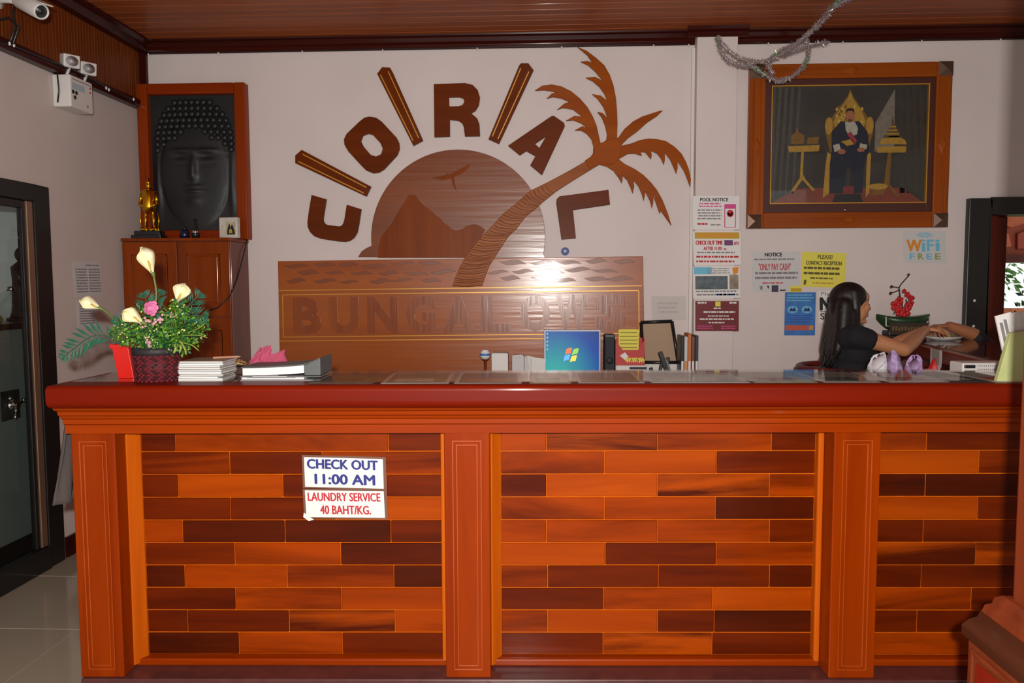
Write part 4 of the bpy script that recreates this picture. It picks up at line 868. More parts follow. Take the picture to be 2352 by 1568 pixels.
for ri, rn in enumerate(runs):
    P = smooth([cl_(PY(x, y, gY+.03*ri-(.3 if y < 0 else .25*max(0, 60-y)/60))) for x, y in rn], 14)
    MB(k).tube(P, .004, 6).build('core', M_t[0], ga, True)
    mbs = [MB(k) for _ in range(5)]
    for i in range(len(P)-1):
        for q_ in range(15):
            p = lerp(P[i], P[i+1], rg.random()); dv = Vector((rg.gauss(0,1), rg.gauss(0,1), rg.gauss(0,1))).normalized()*rg.uniform(.012, .023)
            sd = dv.cross(Vector((rg.gauss(0,1), rg.gauss(0,1), rg.gauss(0,1)))).normalized()*.0016
            m_ = 3 if (ri in (1, 2) and i % 60 < 12 and rg.random() < .6) else rg.choice((0, 0, 0, 0, 1, 2, 4))
            mbs[m_].add([p-sd, p+sd, p+dv+sd*.6, p+dv-sd*.6], [(0,1,2,3)])
    for i, b in enumerate(mbs):
        if b.v: o = b.build('tinsel', M_t[i], ga, fix=False); o['kind'] = 'stuff'

# ================================================================== BACK DESK AND WHAT STANDS ON IT
dx0, dx1, dy0, dz = -.62, 1.05, YW-.52, .76
M_desk = wood('desk_wood', lin((96, 44, 16)), lin((126, 62, 26)), 'x', .35, .3, 7, 16)
desk = thing('back_desk', 'low wooden desk against the wall below the carved sign', 'desk', (0, YW-.27, 0)); k = desk.location
MB(k).box(dx0, dx1, dy0, YW-.035, dz-.03, dz).build('top', M_desk, desk, bevel=.004)
for x in (dx0+.02, dx1-.04):
    MB(k).box(x, x+.02, dy0+.02, YW-.04, .0005, dz-.031).build('side_panel', M_desk, desk)
MB(k).box(dx0+.04, dx1-.04, YW-.07, YW-.05, .2, dz-.031).build('back_panel', M_desk, desk)
def dpos(px, yy): return PY(px, 840, yy).x
def dz_at(py_, yy): return PY(1300, py_, yy).z
# monitor
my = YW-.30
mq = [PY(x, y, my) for x, y in ((1249,757),(1380,757))]
mw = mq[1].x-mq[0].x; mh = .29; mz1 = mq[0].z; mz0 = mz1-mh
mon = thing('flat_monitor', 'silver framed flat monitor showing a blue desktop', 'monitor', ((mq[0].x+mq[1].x)/2, my, dz)); k = mon.location
MB(k).box(mq[0].x, mq[1].x, my, my+.045, mz0, mz1).build('bezel', mat('silver_plastic', lin((196, 200, 210)), .35), mon, bevel=.004)
MB(k).tube([(k.x, my+.06, mz0+.12), (k.x, my+.07, dz+.02)], [.03, .035], 12).build('neck', M_white, mon, True)
MB(k).lathe([(0, .0005), (.10, .0005), (.10, .008), (.03, .018), (0, .018)], (k.x, my+.04, dz), 24, 1, .8).build('foot', M_white, mon, True)
ms = bpy.data.materials.new('blue_screen'); ms.use_nodes = True; nt = ms.node_tree; bs_ = nt.nodes['Principled BSDF']
tc = nt.nodes.new('ShaderNodeTexCoord'); mp = nt.nodes.new('ShaderNodeMapping'); gr = nt.nodes.new('ShaderNodeTexGradient'); gr.gradient_type = 'SPHERICAL'
mp.inputs['Location'].default_value = (.9, 0, 1.0-.0); mp.inputs['Scale'].default_value = (2.3, 1, 2.3)
rp = nt.nodes.new('ShaderNodeValToRGB'); e = rp.color_ramp.elements; e[0].position = .0; e[0].color = (*lin((16, 30, 96)), 1); e[1].position = .85; e[1].color = (*lin((60, 190, 186)), 1); q = e.new(.35); q.color = (*lin((24, 84, 176)), 1)
nt.links.new(tc.outputs['Object'], mp.inputs['Vector']); nt.links.new(mp.outputs['Vector'], gr.inputs['Vector']); nt.links.new(gr.outputs['Fac'], rp.inputs['Fac'])
nt.links.new(rp.outputs['Color'], bs_.inputs['Emission Color']); bs_.inputs['Emission Strength'].default_value = .72; bs_.inputs['Base Color'].default_value = (.01, .01, .02, 1); bs_.inputs['Roughness'].default_value = .3; bs_.inputs['Specular IOR Level'].default_value = .15
mp.inputs['Location'].default_value = (.25, 0, -.35)
b_ = .010; sc = Sheet((mq[0].x+b_, my, mz1-b_), (mw-2*b_, 0, 0), (0, 0, -(mh-.03)), (0, -1, 0), mon)
sc.rect('screen', 0, 0, 1, 1, ms, .001)
EM = lambda n, c: mat('screen_'+n, lin(c), .4, emit=.8)
def flag(u0, v0, fx, fy, m):    # one waving pane of the four-colour emblem
    pts = [(u0+fx*t, v0+.022*math.sin(t*2.6-.4)*-1) for t in (0,.25,.5,.75,1)] + [(u0+fx*t-.03*1, v0+fy+.022*math.sin(t*2.6-.4)*-1) for t in (1,.75,.5,.25,0)]
    sc.poly('screen_emblem', pts, m, .0022)
flag(.395, .395, .105, .13, EM('red', (232, 96, 40))); flag(.52, .41, .105, .13, EM('green', (130, 190, 60))); flag(.36, .55, .105, .13, EM('blue', (70, 160, 226))); flag(.485, .57, .105, .13, EM('yellow', (244, 200, 50)))
for i in range(5): sc.rect('desktop_icon', .02, .03+.09*i, .05, .075+.09*i, EM('icon', (120, 140, 170)), .002)
sc.rect('pop_up', .55, .93, .87, .985, EM('note', (150, 190, 220)), .002)
# chrome box behind the monitor
cb_ = thing('chrome_box', 'small chrome box standing behind the monitor', 'box', (dpos(1321, YW-.16), YW-.09, dz))
MB().box(-.085, .085, -.05, .05, .0005, .32).build('stand', M_blackp, cb_, bevel=.004)
MB().box(-.078, .078, -.06, .05, .325, .375).build('box', M_chrome, cb_, bevel=.006); MB().box(-.05, .05, -.04, .04, .3205, .3245).build('foot', M_blackp, cb_)
# white things left of the monitor
def wbox(name, label, cat, px0, px1, py0, yy, m, dep=.10, extra=None, rot=0):
    x0, x1 = dpos(px0, yy), dpos(px1, yy); z1 = PY((px0+px1)/2, py0, yy).z
    t = thing(name, label, cat, ((x0+x1)/2, yy+dep/2, dz), rot); h = z1-dz; a = (x1-x0)/2
    MB().box(-a, a, -dep/2, dep/2, .0005, h).build('body', m, t, bevel=.004)
    if extra: extra(t, a, h, dep)
    return t
yy = YW-.36
def ex_band(t, a, h, d): MB().box(-a*.96, a*.96, -d/2-.001, d/2+.001, h*.30, h*.345).build('band', mat('brown_band', lin((120, 70, 40)), .5), t); MB().box(-a*.9, a*.9, -d/2+.005, d/2-.005, h, h+.004).build('lid', M_paperg, t)
wbox('card_box', 'white card box with brown band left of the monitor', 'box', 1129, 1167, 812, yy, M_paper, extra=ex_band)
def ex_lid(t, a, h, d): MB().loft([[Vector((-a, -d/2, h)), Vector((a, -d/2, h)), Vector((a, d/2, h)), Vector((-a, d/2, h))], [Vector((-a*.85, -d/2, h+.012)), Vector((a*.7, -d/2, h+.016)), Vector((a*.7, d/2, h+.012)), Vector((-a*.85, d/2, h+.01))]]).build('flap', M_paperg, t)
wbox('tissue_carton', 'plain white carton beside the banded card box', 'carton', 1176, 1204, 820, yy-.08, M_paperg, extra=ex_lid)
# papers in a black tray
t = thing('paper_rack', 'black tray holding upright white papers beside the monitor', 'paper rack', (dpos(1228, yy), yy+.06, dz)); x0 = dpos(1206, yy)-t.location.x; x1 = dpos(1248, yy)-t.location.x
MB().box(x0, x1, -.06, .06, .0005, .16).build('tray', M_blackp, t, bevel=.004)
for i, (a, b2, z, tl) in enumerate(((x0-.012, x0+.045, .285, -.03), (x0+.02, x1-.005, .27, .02), (x0+.03, x1, .262, .0), (x0+.0, x0+.05, .275, .01))):
    y_ = -.05+.022*i
    MB().add([(a+.01, y_, .03), (b2, y_, .03), (b2+tl, y_, z-.01), (a+tl, y_, z), (a+.01, y_+.003, .03), (b2, y_+.003, .03), (b2+tl, y_+.003, z-.01), (a+tl, y_+.003, z)], [(0,1,2,3),(7,6,5,4),(0,4,5,1),(1,5,6,2),(2,6,7,3),(3,7,4,0)]).build('paper', M_paper if i % 2 else M_paperg, t)
# ceramic fish shaped pot on a stand
t = thing('china_pot', 'small blue and white china pot on a slim stand', 'pot', (dpos(1113, yy), yy+.05, dz)); zt_ = PY(1113, 826, yy).z-dz
MB().lathe([(0, .0005), (.04, .0005), (.04, .006), (.008, .012), (.008, zt_-.01), (.02, zt_), (0, zt_)], (0,0,0), 16).build('stand', M_desk, t, True)
MB().lathe([(0, zt_), (.022, zt_+.001), (.032, zt_+.02), (.028, zt_+.042), (.018, zt_+.052), (.02, zt_+.057), (0, zt_+.05)], (0,0,0), 18).build('pot', M_paper, t, True)
MB().lathe([(.0305, zt_+.020), (.0325, zt_+.022), (.0305, zt_+.032), (.0295, zt_+.034)], (0,0,0), 18).build('blue_band', M_bluep, t, True)
# speaker, red box with yellow papers, white slab
t = thing('black_speaker', 'upright black loudspeaker right of the monitor', 'speaker', (dpos(1401, yy), yy+.07, dz)); h = PY(1400, 768, yy).z-dz; zs_ = PY(1440, 838, yy).z-dz
MB().box(-.03, .03, -.05, .06, .0005, h).build('cabinet', M_blackp, t, bevel=.005)
MB().box(-.025, .025, -.0515, -.050, .12, h-.015).build('grille', mat('grille_cloth', lin((48, 54, 60)), .8), t)
for z in (.17, .25): MB().lathe([(0, 0), (.02, 0), (.016, .004), (0, .002)], (0, -.0515, z), 16, M=Matrix.Rotation(pi/2, 3, 'X')).build('cone', M_ink, t, True)
t = thing('white_printer', 'flat white printer with black slot under the red box', 'printer', (dpos(1455, yy), yy+.13, dz)); a = .5*(dpos(1487, yy)-dpos(1420, yy))
MB().box(-a, a-.02, -.13, .11, .0005, zs_-.035).build('body', M_blackp, t, bevel=.004)
MB().box(-a-.02, a-.012, -.15, .11, zs_-.034, zs_).build('lid', M_white, t, bevel=.006); MB().box(-a+.06, a-.01, -.1515, -.149, zs_-.024, zs_-.010).build('slot', M_ink, t)
rz = dz+zs_; rx = dpos(1447, yy)
t = thing('red_card_box', 'red festive cardboard box stuffed with yellow papers', 'box', (rx, yy+.05, rz)); hw = .085; M_redcard = mat('red_card', lin((186, 30, 26)), .5)
hs = PY(1440, 790, yy).z-rz
MB().add([(-hw,-.05,.0005),(hw,-.05,.0005),(hw,-.05,hs+.03),(hw*.55,-.05,hs*.72),(-hw*.5,-.05,hs*.72),(-hw,-.05,hs+.02)]+[(-hw,-.046,.0005),(hw,-.046,.0005),(hw,-.046,hs+.03),(hw*.55,-.046,hs*.72),(-hw*.5,-.046,hs*.72),(-hw,-.046,hs+.02)], [(0,1,2,3,4,5),(11,10,9,8,7,6)]+[(i, i+6, (i+1) % 6+6, (i+1) % 6) for i in range(6)]).build('front', M_redcard, t)
MB().box(-hw, hw, .045, .05, .0005, hs+.03).box(-hw, -hw+.004, -.046, .045, .0005, hs+.02).box(hw-.004, hw, -.046, .045, .0005, hs+.03).box(-hw+.004, hw-.004, -.046, .045, .0005, .004).build('carton', M_redcard, t)
MB().add([(-.06,-.052,.055),(-.03,-.052,.075),(-.01,-.052,.05),(-.03,-.052,.03)]+[(-.06,-.0505,.055),(-.03,-.0505,.075),(-.01,-.0505,.05),(-.03,-.0505,.03)], [(0,3,2,1),(4,5,6,7),(0,1,5,4),(1,2,6,5),(2,3,7,6),(3,0,4,7)]).build('white_star', M_paper, t)
for i in range(9):
    x = -.03+.012*i; MB().add([(x,-.053,.03+.01*(i % 3)),(x+.016,-.053,.012),(x+.02,-.053,.03),(x+.006,-.053,.045)]+[(x,-.0515,.03+.01*(i % 3)),(x+.016,-.0515,.012),(x+.02,-.0515,.03),(x+.006,-.0515,.045)], [(0,1,2,3),(7,6,5,4),(0,4,5,1),(1,5,6,2),(2,6,7,3),(3,7,4,0)]).build('yellow_petal', M_yel, t)
hp_ = PY(1440, 757, yy).z-rz
for i in range(5):
    x0, x1 = -.066+.004*i, .052-.003*i; y_ = -.03+.015*i; z1 = hp_-.01*(i % 3)
    MB().box(x0, x1, y_, y_+.004, .01, z1).build('yellow_sheet', M_yel, t)
    if i == 0:
        for j in range(5): MB().box(x0+.008, x1-.008, y_-.0008, y_, z1-.02-.022*j, z1-.016-.022*j).build('ruled_line', M_olive, t)
# black file box tilted, clutter, white carton, blue binder rack
t = thing('file_tray', 'tilted black document tray lined with tan card', 'document tray', (dpos(1515, yy+.2), yy+.24, dz), 0); M_tan = mat('tan_card', lin((176, 150, 124)), .7)
h1 = PY(1517, 741, yy+.2).z-dz; hb = .22
qd = [Vector((-.095, -.02, hb)), Vector((.115, -.02, hb)), Vector((.085, .05, h1+.004)), Vector((-.105, .05, h1-.004))]
nn = (qd[1]-qd[0]).cross(qd[3]-qd[0]).normalized()
MB().slab(qd, nn*.008).build('panel', M_tan, t)
for a, b2 in ((0,1),(1,2),(2,3),(3,0)): MB().tube([qd[a]+nn*.004, qd[b2]+nn*.004], .011, 8).build('rim', M_blackp, t, True)
MB().box(-.09, .11, -.03, .07, .0005, hb-.008).build('stand', M_white, t, bevel=.004)
t = thing('desk_clutter_rack', 'black desk organiser with grey remote and gadgets', 'desk organiser', (dpos(1521, yy-.04), yy-.02, dz)); zc_ = .18
MB().box(-.07, .095, -.06, .05, .0005, zc_*.5).build('carton', M_paperg, t, bevel=.004); MB().box(-.065, .03, -.061, .045, zc_*.5, zc_*.72).build('carton', M_paper, t, bevel=.004)
MB().box(-.012, .018, -.064, -.0615, zc_*.55, zc_*.95).build('strap', M_blackp, t)
MB().box(-.068, .09, -.05, .045, zc_*.7, zc_*.95).build('organiser', M_blackp, t, bevel=.006)
for i, (x, z, l, w_, tl, m) in enumerate(((-.05, .16, .06, .02, -.3, M_blackp), (-.02, .17, .08, .018, .2, M_blackp), (.035, .17, .15, .024, -.35, M_blackp), (.02, .18, .10, .02, .1, M_blackp), (.05, .175, .10, .012, -.35, mat('grey_remote', lin((120, 120, 120)), .4)))):
    M3 = Matrix.Rotation(tl, 3, 'Y'); MB().obox(Vector((x, -.03-.006*i, z))+M3 @ Vector((0, 0, l/2)), M3 @ Vector((w_/2, 0, 0)), Vector((0, .009, 0)), M3 @ Vector((0, 0, l/2))).build('gadget', m, t, bevel=.003)
for x, z in ((-.03, .168), (.005, .16)): MB().ell((x, -.062, z), (.014, .008, .012), 10, 6).build('white_tag', M_paper, t, True)
t = thing('binder_rack', 'blue rack holding upright office binders by the pier', 'binder rack', (dpos(1584, yy), yy+.05, dz)); hw = .5*(dpos(1603, yy)-dpos(1562, yy)); M_blue = mat('blue_plastic', lin((40, 140, 205)), .4)
MB().box(-hw, hw, -.06, .1, .0005, .13).build('rack', M_blue, t, bevel=.004)
hb2 = PY(1580, 766, yy).z-dz
cols = [M_blackp, M_paperg, mat('orange_binder', lin((196, 110, 50)), .5), mat('brown_binder', lin((110, 70, 50)), .5), mat('navy_binder', lin((40, 44, 70)), .5)]
wd = 2*hw/5
for i in range(5):
    x = -hw+wd*i; bd = MB().box(x+.001, x+wd-.001, -.045, .09, .131, hb2-.012*(i % 2)-.006*abs(2-i)).build('binder', cols[i], t, bevel=.003)
    MB().box(x+.004, x+wd-.004, -.0458, -.045, .18, .25).build('spine_label', M_paper if i != 1 else M_orange, bd)

# ================================================================== SIDE COUNTER (return towards the wall) AND WHAT IS ON IT
RT = 1.14
A_, B_ = PZ(2105, 789, RT), PZ(2300, 835, RT); dr = (A_-B_).normalized(); A2 = B_+dr*((YW-.02-B_.y)/dr.y); B2 = B_+dr*((3.24-B_.y)/dr.y)
rw_ = Vector((dr.y, -dr.x, 0))         # towards the right
ret = thing('side_counter', 'dark red side counter running back to the wall', 'counter', ((A2.x+B2.x)/2+.25, (A2.y+B2.y)/2, 0)); k = ret.location
M_dkred = wood('dark_red_edge', lin((96, 26, 18)), lin((124, 38, 26)), 'y', .3, .5, 7, 20)
M_redpan = wood('red_panel', lin((128, 30, 18)), lin((150, 42, 24)), 'z', .35, .4, 7, 16)
rwid = .43; A3 = A2.copy(); B3 = B2.copy()
far_w = min(rwid, 4.1)
def zz_(p, z): return Vector((p.x, p.y, z))
MB(k).loft([[zz_(B3, RT-.075), zz_(B3+rw_*rwid, RT-.075), zz_(B3+rw_*rwid, RT), zz_(B3, RT)], [zz_(A3, RT-.075), zz_(A3+rw_*rwid, RT-.075), zz_(A3+rw_*rwid, RT), zz_(A3, RT)]]).build('top', M_dkred, ret, bevel=.014, seg=3)
MB(k).loft([[zz_(B3+rw_*.12, .0005), zz_(B3+rw_*(rwid-.04), .0005), zz_(B3+rw_*(rwid-.04), RT-.076), zz_(B3+rw_*.12, RT-.076)], [zz_(A3+rw_*.12, .0005), zz_(A3+rw_*(rwid-.04), .0005), zz_(A3+rw_*(rwid-.04), RT-.076), zz_(A3+rw_*.12, RT-.076)]]).build('panel', M_redpan, ret)
# papers taped to its edge
def edge_paper(label, px, w_, drop, lift=.0):
    c = PZ(px, 800, RT); t_ = ((c-B_).dot(dr)); c = B_+dr*t_; n = -rw_; r = thing('hanging_paper', label, 'paper', zz_(c, RT-drop), 0, 'papers taped to the side counter edge')
    q = [zz_(c-dr*w_/2+n*.002, RT-.004), zz_(c+dr*w_/2+n*.002, RT-.004), zz_(c+dr*w_/2+n*.002, RT-.08), zz_(c-dr*w_/2+n*.002, RT-.08)]
    MB(r.location).slab(q, n*.001).build('sheet', M_paper, r)
    q2 = [q[3], q[2], zz_(q[2]+n*(.01+lift)-dr*lift*.6, RT-drop), zz_(q[3]+n*(.01+lift)-dr*lift*.6, RT-drop)]
    MB(r.location).slab(q2, n*.001).build('lower_flap', M_paper, r)
edge_paper('white paper strip hanging nearer the seated woman', 2130, .14, .22, .05); edge_paper('white paper hanging nearer the leaflet holder', 2215, .13, .16)
# glass sheet and papers on the side counter
MB()
gq = [zz_(B3+rw_*.02+dr*.05, RT+.006), zz_(B3+rw_*(rwid-.02)+dr*.05, RT+.006), zz_(A3+rw_*(rwid-.02)-dr*.05, RT+.006), zz_(A3+rw_*.02-dr*.05, RT+.006)]
t = thing('side_glass_sheet', 'glass sheet covering the side counter top', 'glass sheet', zz_((gq[0]+gq[2])/2, RT)); MB(t.location).slab(gq, (0,0,.005)).build('sheet', glass('counter_glass_mat', (.95, .96, .95), .06, ior=1.22), t)
# plate with food
pp_ = PZ(2164, 776, RT+.012); pp_ = PY(2164, 776, 4.42); pp_.z = RT+.0065
pl = thing('white_plate', 'white plate of food on the side counter', 'plate', pp_)
MB().lathe([(0, .0005), (.05, .0005), (.055, .004), (.098, .018), (.098, .021), (.055, .009), (0, .007)], (0,0,0), 32).build('dish', M_white, pl, True)
rf = random.Random(4)
for i, c in enumerate([(150,110,60),(120,50,50),(90,120,60),(190,160,100),(110,60,70),(160,130,60)]*2):
    a = rf.uniform(0, 6.28); r = rf.uniform(0, .045); MB().ell((r*math.cos(a), r*math.sin(a), .014+rf.uniform(0,.012)), (.018, .013, .011), 8, 6).build('food_piece', mat('food_%d' % (i % 6), lin(c), .6), pl, True)
# boat shaped planter with orchid
bp_ = PY(2073, 760, YW-.16); by = YW-.16
bt = thing('boat_planter', 'dark green boat shaped planter with dull gilt plaque', 'planter', (bp_.x, by, RT+.0065)); bz = PY(2073, 770, by).z-RT-.0065; tz = PY(2073, 728, by).z-RT-.0065
hl = .5*(PY(2132, 740, by).x-PY(2010, 740, by).x)
M_boat = mat('green_glaze', lin((36, 66, 40)), .35, var=.2, vscale=15)
rows = []
for i in range(13):
    s_ = -1+2*i/12; wd_ = .075*max(.03, (1-abs(s_)**2.2)); z0 = .02+.08*abs(s_)**2.5; z1 = tz+.02*abs(s_)**2
    rows.append([Vector((s_*hl, wd_*math.sin(a)*1, z0+(z1-z0)*(1-math.cos(a))/1.0 if abs(math.cos(a)) > 1 else 0)) if False else Vector((s_*hl, wd_*math.cos(a), lerp(z1, z0, math.sin(a)))) for a in [pi*j/10 for j in range(11)]])
MB().loft(rows, True, True).build('hull', M_boat, bt, True)
MB().box(-.10, .10, -.05, .05, .0005, .03).build('foot', M_blackp, bt, bevel=.004)
Sb = Sheet(Vector((-.115, -.0765, tz-.03)), (.23, 0, 0), (0, 0, -.07), (0, -1, 0), bt)
def loc_poly(pts, m, nm, root, S, d): 
    q = [S.at(u, v, d) for u, v in pts]; n = len(q); kk = [p-S.N*.0015 for p in q]
    return MB().add(q+kk, [tuple(range(n)), tuple(range(2*n-1, n-1, -1))]+[(i, i+n, (i+1) % n+n, (i+1) % n) for i in range(n)]).build(nm, m, root)
loc_poly([(0,0),(1,0),(.96,1),(.04,1)], mat('plaque_dark', lin((58, 44, 34)), .5), 'plaque', bt, Sb, .002)
rk = random.Random(4); mk = MB()
for i in range(11):
    u0 = .08+.078*i; q = [Sb.at(u0, .30+rk.uniform(0,.1), .0035), Sb.at(u0+.05, .28+rk.uniform(0,.15), .0035), Sb.at(u0+.045, .62+rk.uniform(0,.12), .0035), Sb.at(u0+.01, .66, .0035)]; mk.add(q, [(0,1,2,3)])
mk.build('gilt_marks', mat('dull_gilt', lin((124, 96, 50)), .5), bt, fix=False)
for sg in (-1, 1): MB().tube([(sg*.125, -.06, tz+.005), (sg*.128, -.07, tz-.05), (sg*.11, -.066, .06)], .004, 8).build('cord', M_paperg, bt, True)
oc = thing('red_orchid', 'red artificial orchid rising from the boat planter', 'flower', (bp_.x, by, RT+.0065+tz*.55))
k = oc.location; M_redpet = mat('red_petal', lin((196, 24, 30)), .5, var=.2, vscale=30); M_leafd = mat('dark_leaf', lin((40, 52, 36)), .6)
def orc(px, py_): return PY(px, py_, by)
MB(k).tube(smooth([orc(2070,735), orc(2074,712), orc(2070,690), orc(2066,668), orc(2068,655), orc(2088,632)], 5), .0035, 6).build('stem', M_leafd, oc, True)
for a, b2 in ((((2066,660),(2048,658))), ((2068,665),(2046,673))):
    MB(k).tube([orc(*a), orc(*b2)], .0025, 6).ell(orc(*b2), .009, 8, 6).build('bud', mat('dark_bud', lin((50, 34, 34)), .5), oc, True)
MB(k).ell(orc(2087,630), (.009,.007,.006), 8, 6).build('bud', MATS['dark_bud'], oc, True)
for px, py_, r in ((2056,700,.032),(2064,690,.026),(2085,702,.026),(2078,716,.032),(2066,716,.03),(2090,696,.02),(2082,676,.018),(2089,683,.018),(2075,668,.014),(2095,684,.012),(2058,708,.024)):
    c = orc(px, py_); fl_ = MB(k)
    for j in range(5):
        a = 2*pi*j/5+px; fl_.ell(c+Vector((math.cos(a)*r*.55, -.012, math.sin(a)*r*.55)), (r*.5, .006, r*.42), 8, 6, Matrix.Rotation(-a, 3, 'Y'))
    fl_.build('bloom', M_redpet, oc, True)
for a, b2, c in (((2072,722),(2062,700),(2066,676)), ((2076,720),(2084,700),(2080,686)), ((2070,728),(2058,716),(2052,722))):
    MB(k).tube(smooth([orc(*a), orc(*b2), orc(*c)], 4), [.004]+[.011]*5+[.008, .005, .001], 6, flat=.25).build('leaf', M_leafd, oc, True)

# ================================================================== THINGS ON THE MAIN COUNTER
ZT = TOP
def cthing(name, label, cat, x, y, group=None, rot=0, z=ZT): return thing(name, label, cat, CW(x, y, z), RCT+rot, group)
# loose printed sheets under a sheet of glass
gl_x0 = PT(732, 870).x
M_cglass = glass('counter_glass_mat', (.95, .96, .95), .06, ior=1.22)
GT = cthing('counter_glass', 'sheet of glass laid over printed sheets on the counter', 'glass sheet', 0, 0)
MB().box(gl_x0, 1.62, -.075, DB-.012, .0030, .0075).build('sheet', M_cglass, GT, bevel=.001)
shs = [(735,882,'brown leaflet'),(888,1040,'tan map'),(1048,1200,'framed brown leaflet'),(1215,1310,'pale cream flyer'),(1320,1470,'brown price list'),(1480,1700,'light grey brochure'),(1706,1850,'pale green flyer'),(1860,1990,'grey newsprint sheet'),(2000,2140,'pale pink flyer'),(2150,2230,'dark green leaflet'),(2236,2310,'grey green leaflet')]
scol = [(128,104,86),(150,128,104),(112,80,62),(206,196,176),(120,96,80),(178,172,164),(186,190,168),(150,146,142),(206,188,182),(70,76,70),(130,136,120)]
for i, ((a, b2, nm), c) in enumerate(zip(shs, scol)):
    x0, x1 = PT(a, 868).x, PT(b2, 868).x
    t = cthing('printed_sheet', nm + ' lying under the counter glass, number %d from left' % (i+1) if False else nm + ' lying under the counter glass', 'leaflet', (x0+x1)/2, .1, 'printed sheets under the counter glass', random.uniform(-.03, .03))
    m_ = mat('sheet_print_%d' % i, lin(c), .6, var=.35, vscale=22); w2 = (x1-x0)/2-.004
    MB().box(-w2, w2, -.155, .155, .0004, .0012).build('paper', M_paperg if i % 3 else m_, t)
    MB().box(-w2+.014, w2-.014, -.14, .14, .0012, .0018).build('print', m_, t)
    MB().box(-w2*.7, w2*.5, -.10, -.02, .0018, .0023).build('print_block', mat('sheet_block_%d' % (i % 4), lin([(90,70,60),(200,190,180),(150,60,50),(60,90,80)][i % 4]), .6, var=.3, vscale=40), t)

# flower arrangement
def cpt(px, py_, d): p = PC(px, py_, d); return p
pd_ = .06
pc = PC(361, 800, pd_); pcx = pc.x; hpot = PC(361, 796, pd_).z-ZT
fa = cthing('flower_basket', 'maroon woven basket of artificial callas, ferns and greenery', 'flower arrangement', pcx, pd_)
def loc(px, py_, d): p = PC(px, py_, d); return Vector((p.x-pcx, d-pd_, p.z-ZT))
wt = .5*(PC(412, 800, pd_).x-PC(308, 800, pd_).x); wb_ = .5*(PC(405, 870, pd_).x-PC(314, 870, pd_).x)
M_bask = mat('maroon_weave', lin((112, 30, 40)), .6); M_bask2 = mat('dark_weave', lin((62, 20, 28)), .6); M_rim = mat('dark_rim', lin((38, 34, 38)), .6)
MB().lathe([(0, .0005), (wb_*.98, .0005), (wt*.985, hpot*.78), (wt*.9, hpot*.78), (wb_*.9, .01), (0, .01)], (0,0,0), 32).build('liner', M_bask2, fa, True)
wv = [MB(), MB()]; nr, nc = 13, 26
for r in range(nr):
    for c in range(nc):
        f = (r+.5)/nr*.78; rad = lerp(wb_, wt, f)+.002; a = 2*pi*(c+.5*(r % 2))/nc; cc_ = Vector((rad*math.cos(a), rad*math.sin(a), f*hpot))
        tg = Vector((-math.sin(a), math.cos(a), 0)); nr_ = Vector((math.cos(a), math.sin(a), 0)); s_ = pi*rad/nc*.95; h_ = hpot*.78/nr*.75
        q = [cc_-tg*s_, cc_-Vector((0,0,h_)), cc_+tg*s_, cc_+Vector((0,0,h_)), cc_+nr_*.004]
        wv[(r+c) % 2 if r % 3 else 0].add(q, [(0,1,4),(1,2,4),(2,3,4),(3,0,4)])
for w_, m in zip(wv, (M_bask, M_bask2)): o = w_.build('weave', m, fa, fix=False); o['kind'] = 'stuff'
MB().lathe([(wt*.96, hpot*.77), (wt*1.03, hpot*.78), (wt*1.06, hpot), (wt*.98, hpot), (wt*.95, hpot*.82)], (0,0,0), 32).build('rim', M_rim, fa, True)
MB().lathe([(0, hpot*.7), (wt*.95, hpot*.7), (wt*.95, hpot*.92), (0, hpot*.95)], (0,0,0), 24).build('moss', mat('moss', lin((50, 60, 30)), .9, var=.4, vscale=60), fa, True)
# leafy filler
rl = random.Random(21)
M_l1 = mat('leaf_fresh', lin((96, 150, 40)), .5, var=.3, vscale=40); M_l2 = mat('leaf_deep', lin((46, 104, 40)), .5, var=.3, vscale=40); M_l3 = mat('leaf_blue_green', lin((40, 100, 78)), .5); M_dot = mat('tiny_bud', lin((232, 226, 140)), .6)
fill = [MB(), MB(), MB()]; dots = MB()
blobs = [((300,755),.055),((325,730),.05),((345,770),.055),((372,745),.06),((395,765),.06),((415,740),.055),((435,765),.05),((455,750),.035),((405,715),.04),((280,768),.035),((330,785),.045),((375,788),.05),((420,790),.035)]
for (bx, by_), br in blobs:
    cc_ = loc(bx, by_, pd_+rl.uniform(-.05, .06))
    for i in range(150):
        dv = Vector((rl.gauss(0,1), rl.gauss(0,1), rl.gauss(0,1))).normalized(); p = cc_+dv*br*rl.uniform(.35, 1.05)
        if p.z < hpot*.9 and (p.x**2+p.y**2) < (wt*1.02)**2: p.z = hpot*.95+rl.uniform(0, .02)
        t_ = (dv+Vector((rl.gauss(0,.6), rl.gauss(0,.6), rl.gauss(0,.6)+.2))).normalized(); sd = t_.cross(Vector((rl.gauss(0,1), rl.gauss(0,1), rl.gauss(0,1)))).normalized()
        L_ = rl.uniform(.010, .021); w_ = L_*.30; nz = t_.cross(sd)*.002
        fill[rl.choice((0,0,0,1,1,2))].add([p, p+t_*L_*.5+sd*w_+nz, p+t_*L_, p+t_*L_*.5-sd*w_+nz], [(0,1,2,3)])
        if i % 11 == 0: dots.ell(p+dv*.008, rl.uniform(.0022, .004), 6, 4)
for i in range(60):                       # thin stalks holding it up
    (bx, by_), br = rl.choice(blobs); p = loc(bx, by_, pd_); b0 = Vector((rl.uniform(-.6,.6)*wt, rl.uniform(-.6,.6)*wt, hpot*.9)); fill[1].tube([b0, p], .0015, 4)
for f_, m in zip(fill, (M_l1, M_l2, M_l3)): o = f_.build('foliage', m, fa, fix=False); o['kind'] = 'stuff'
o = dots.build('tiny_buds', M_dot, fa, True); o['kind'] = 'stuff'
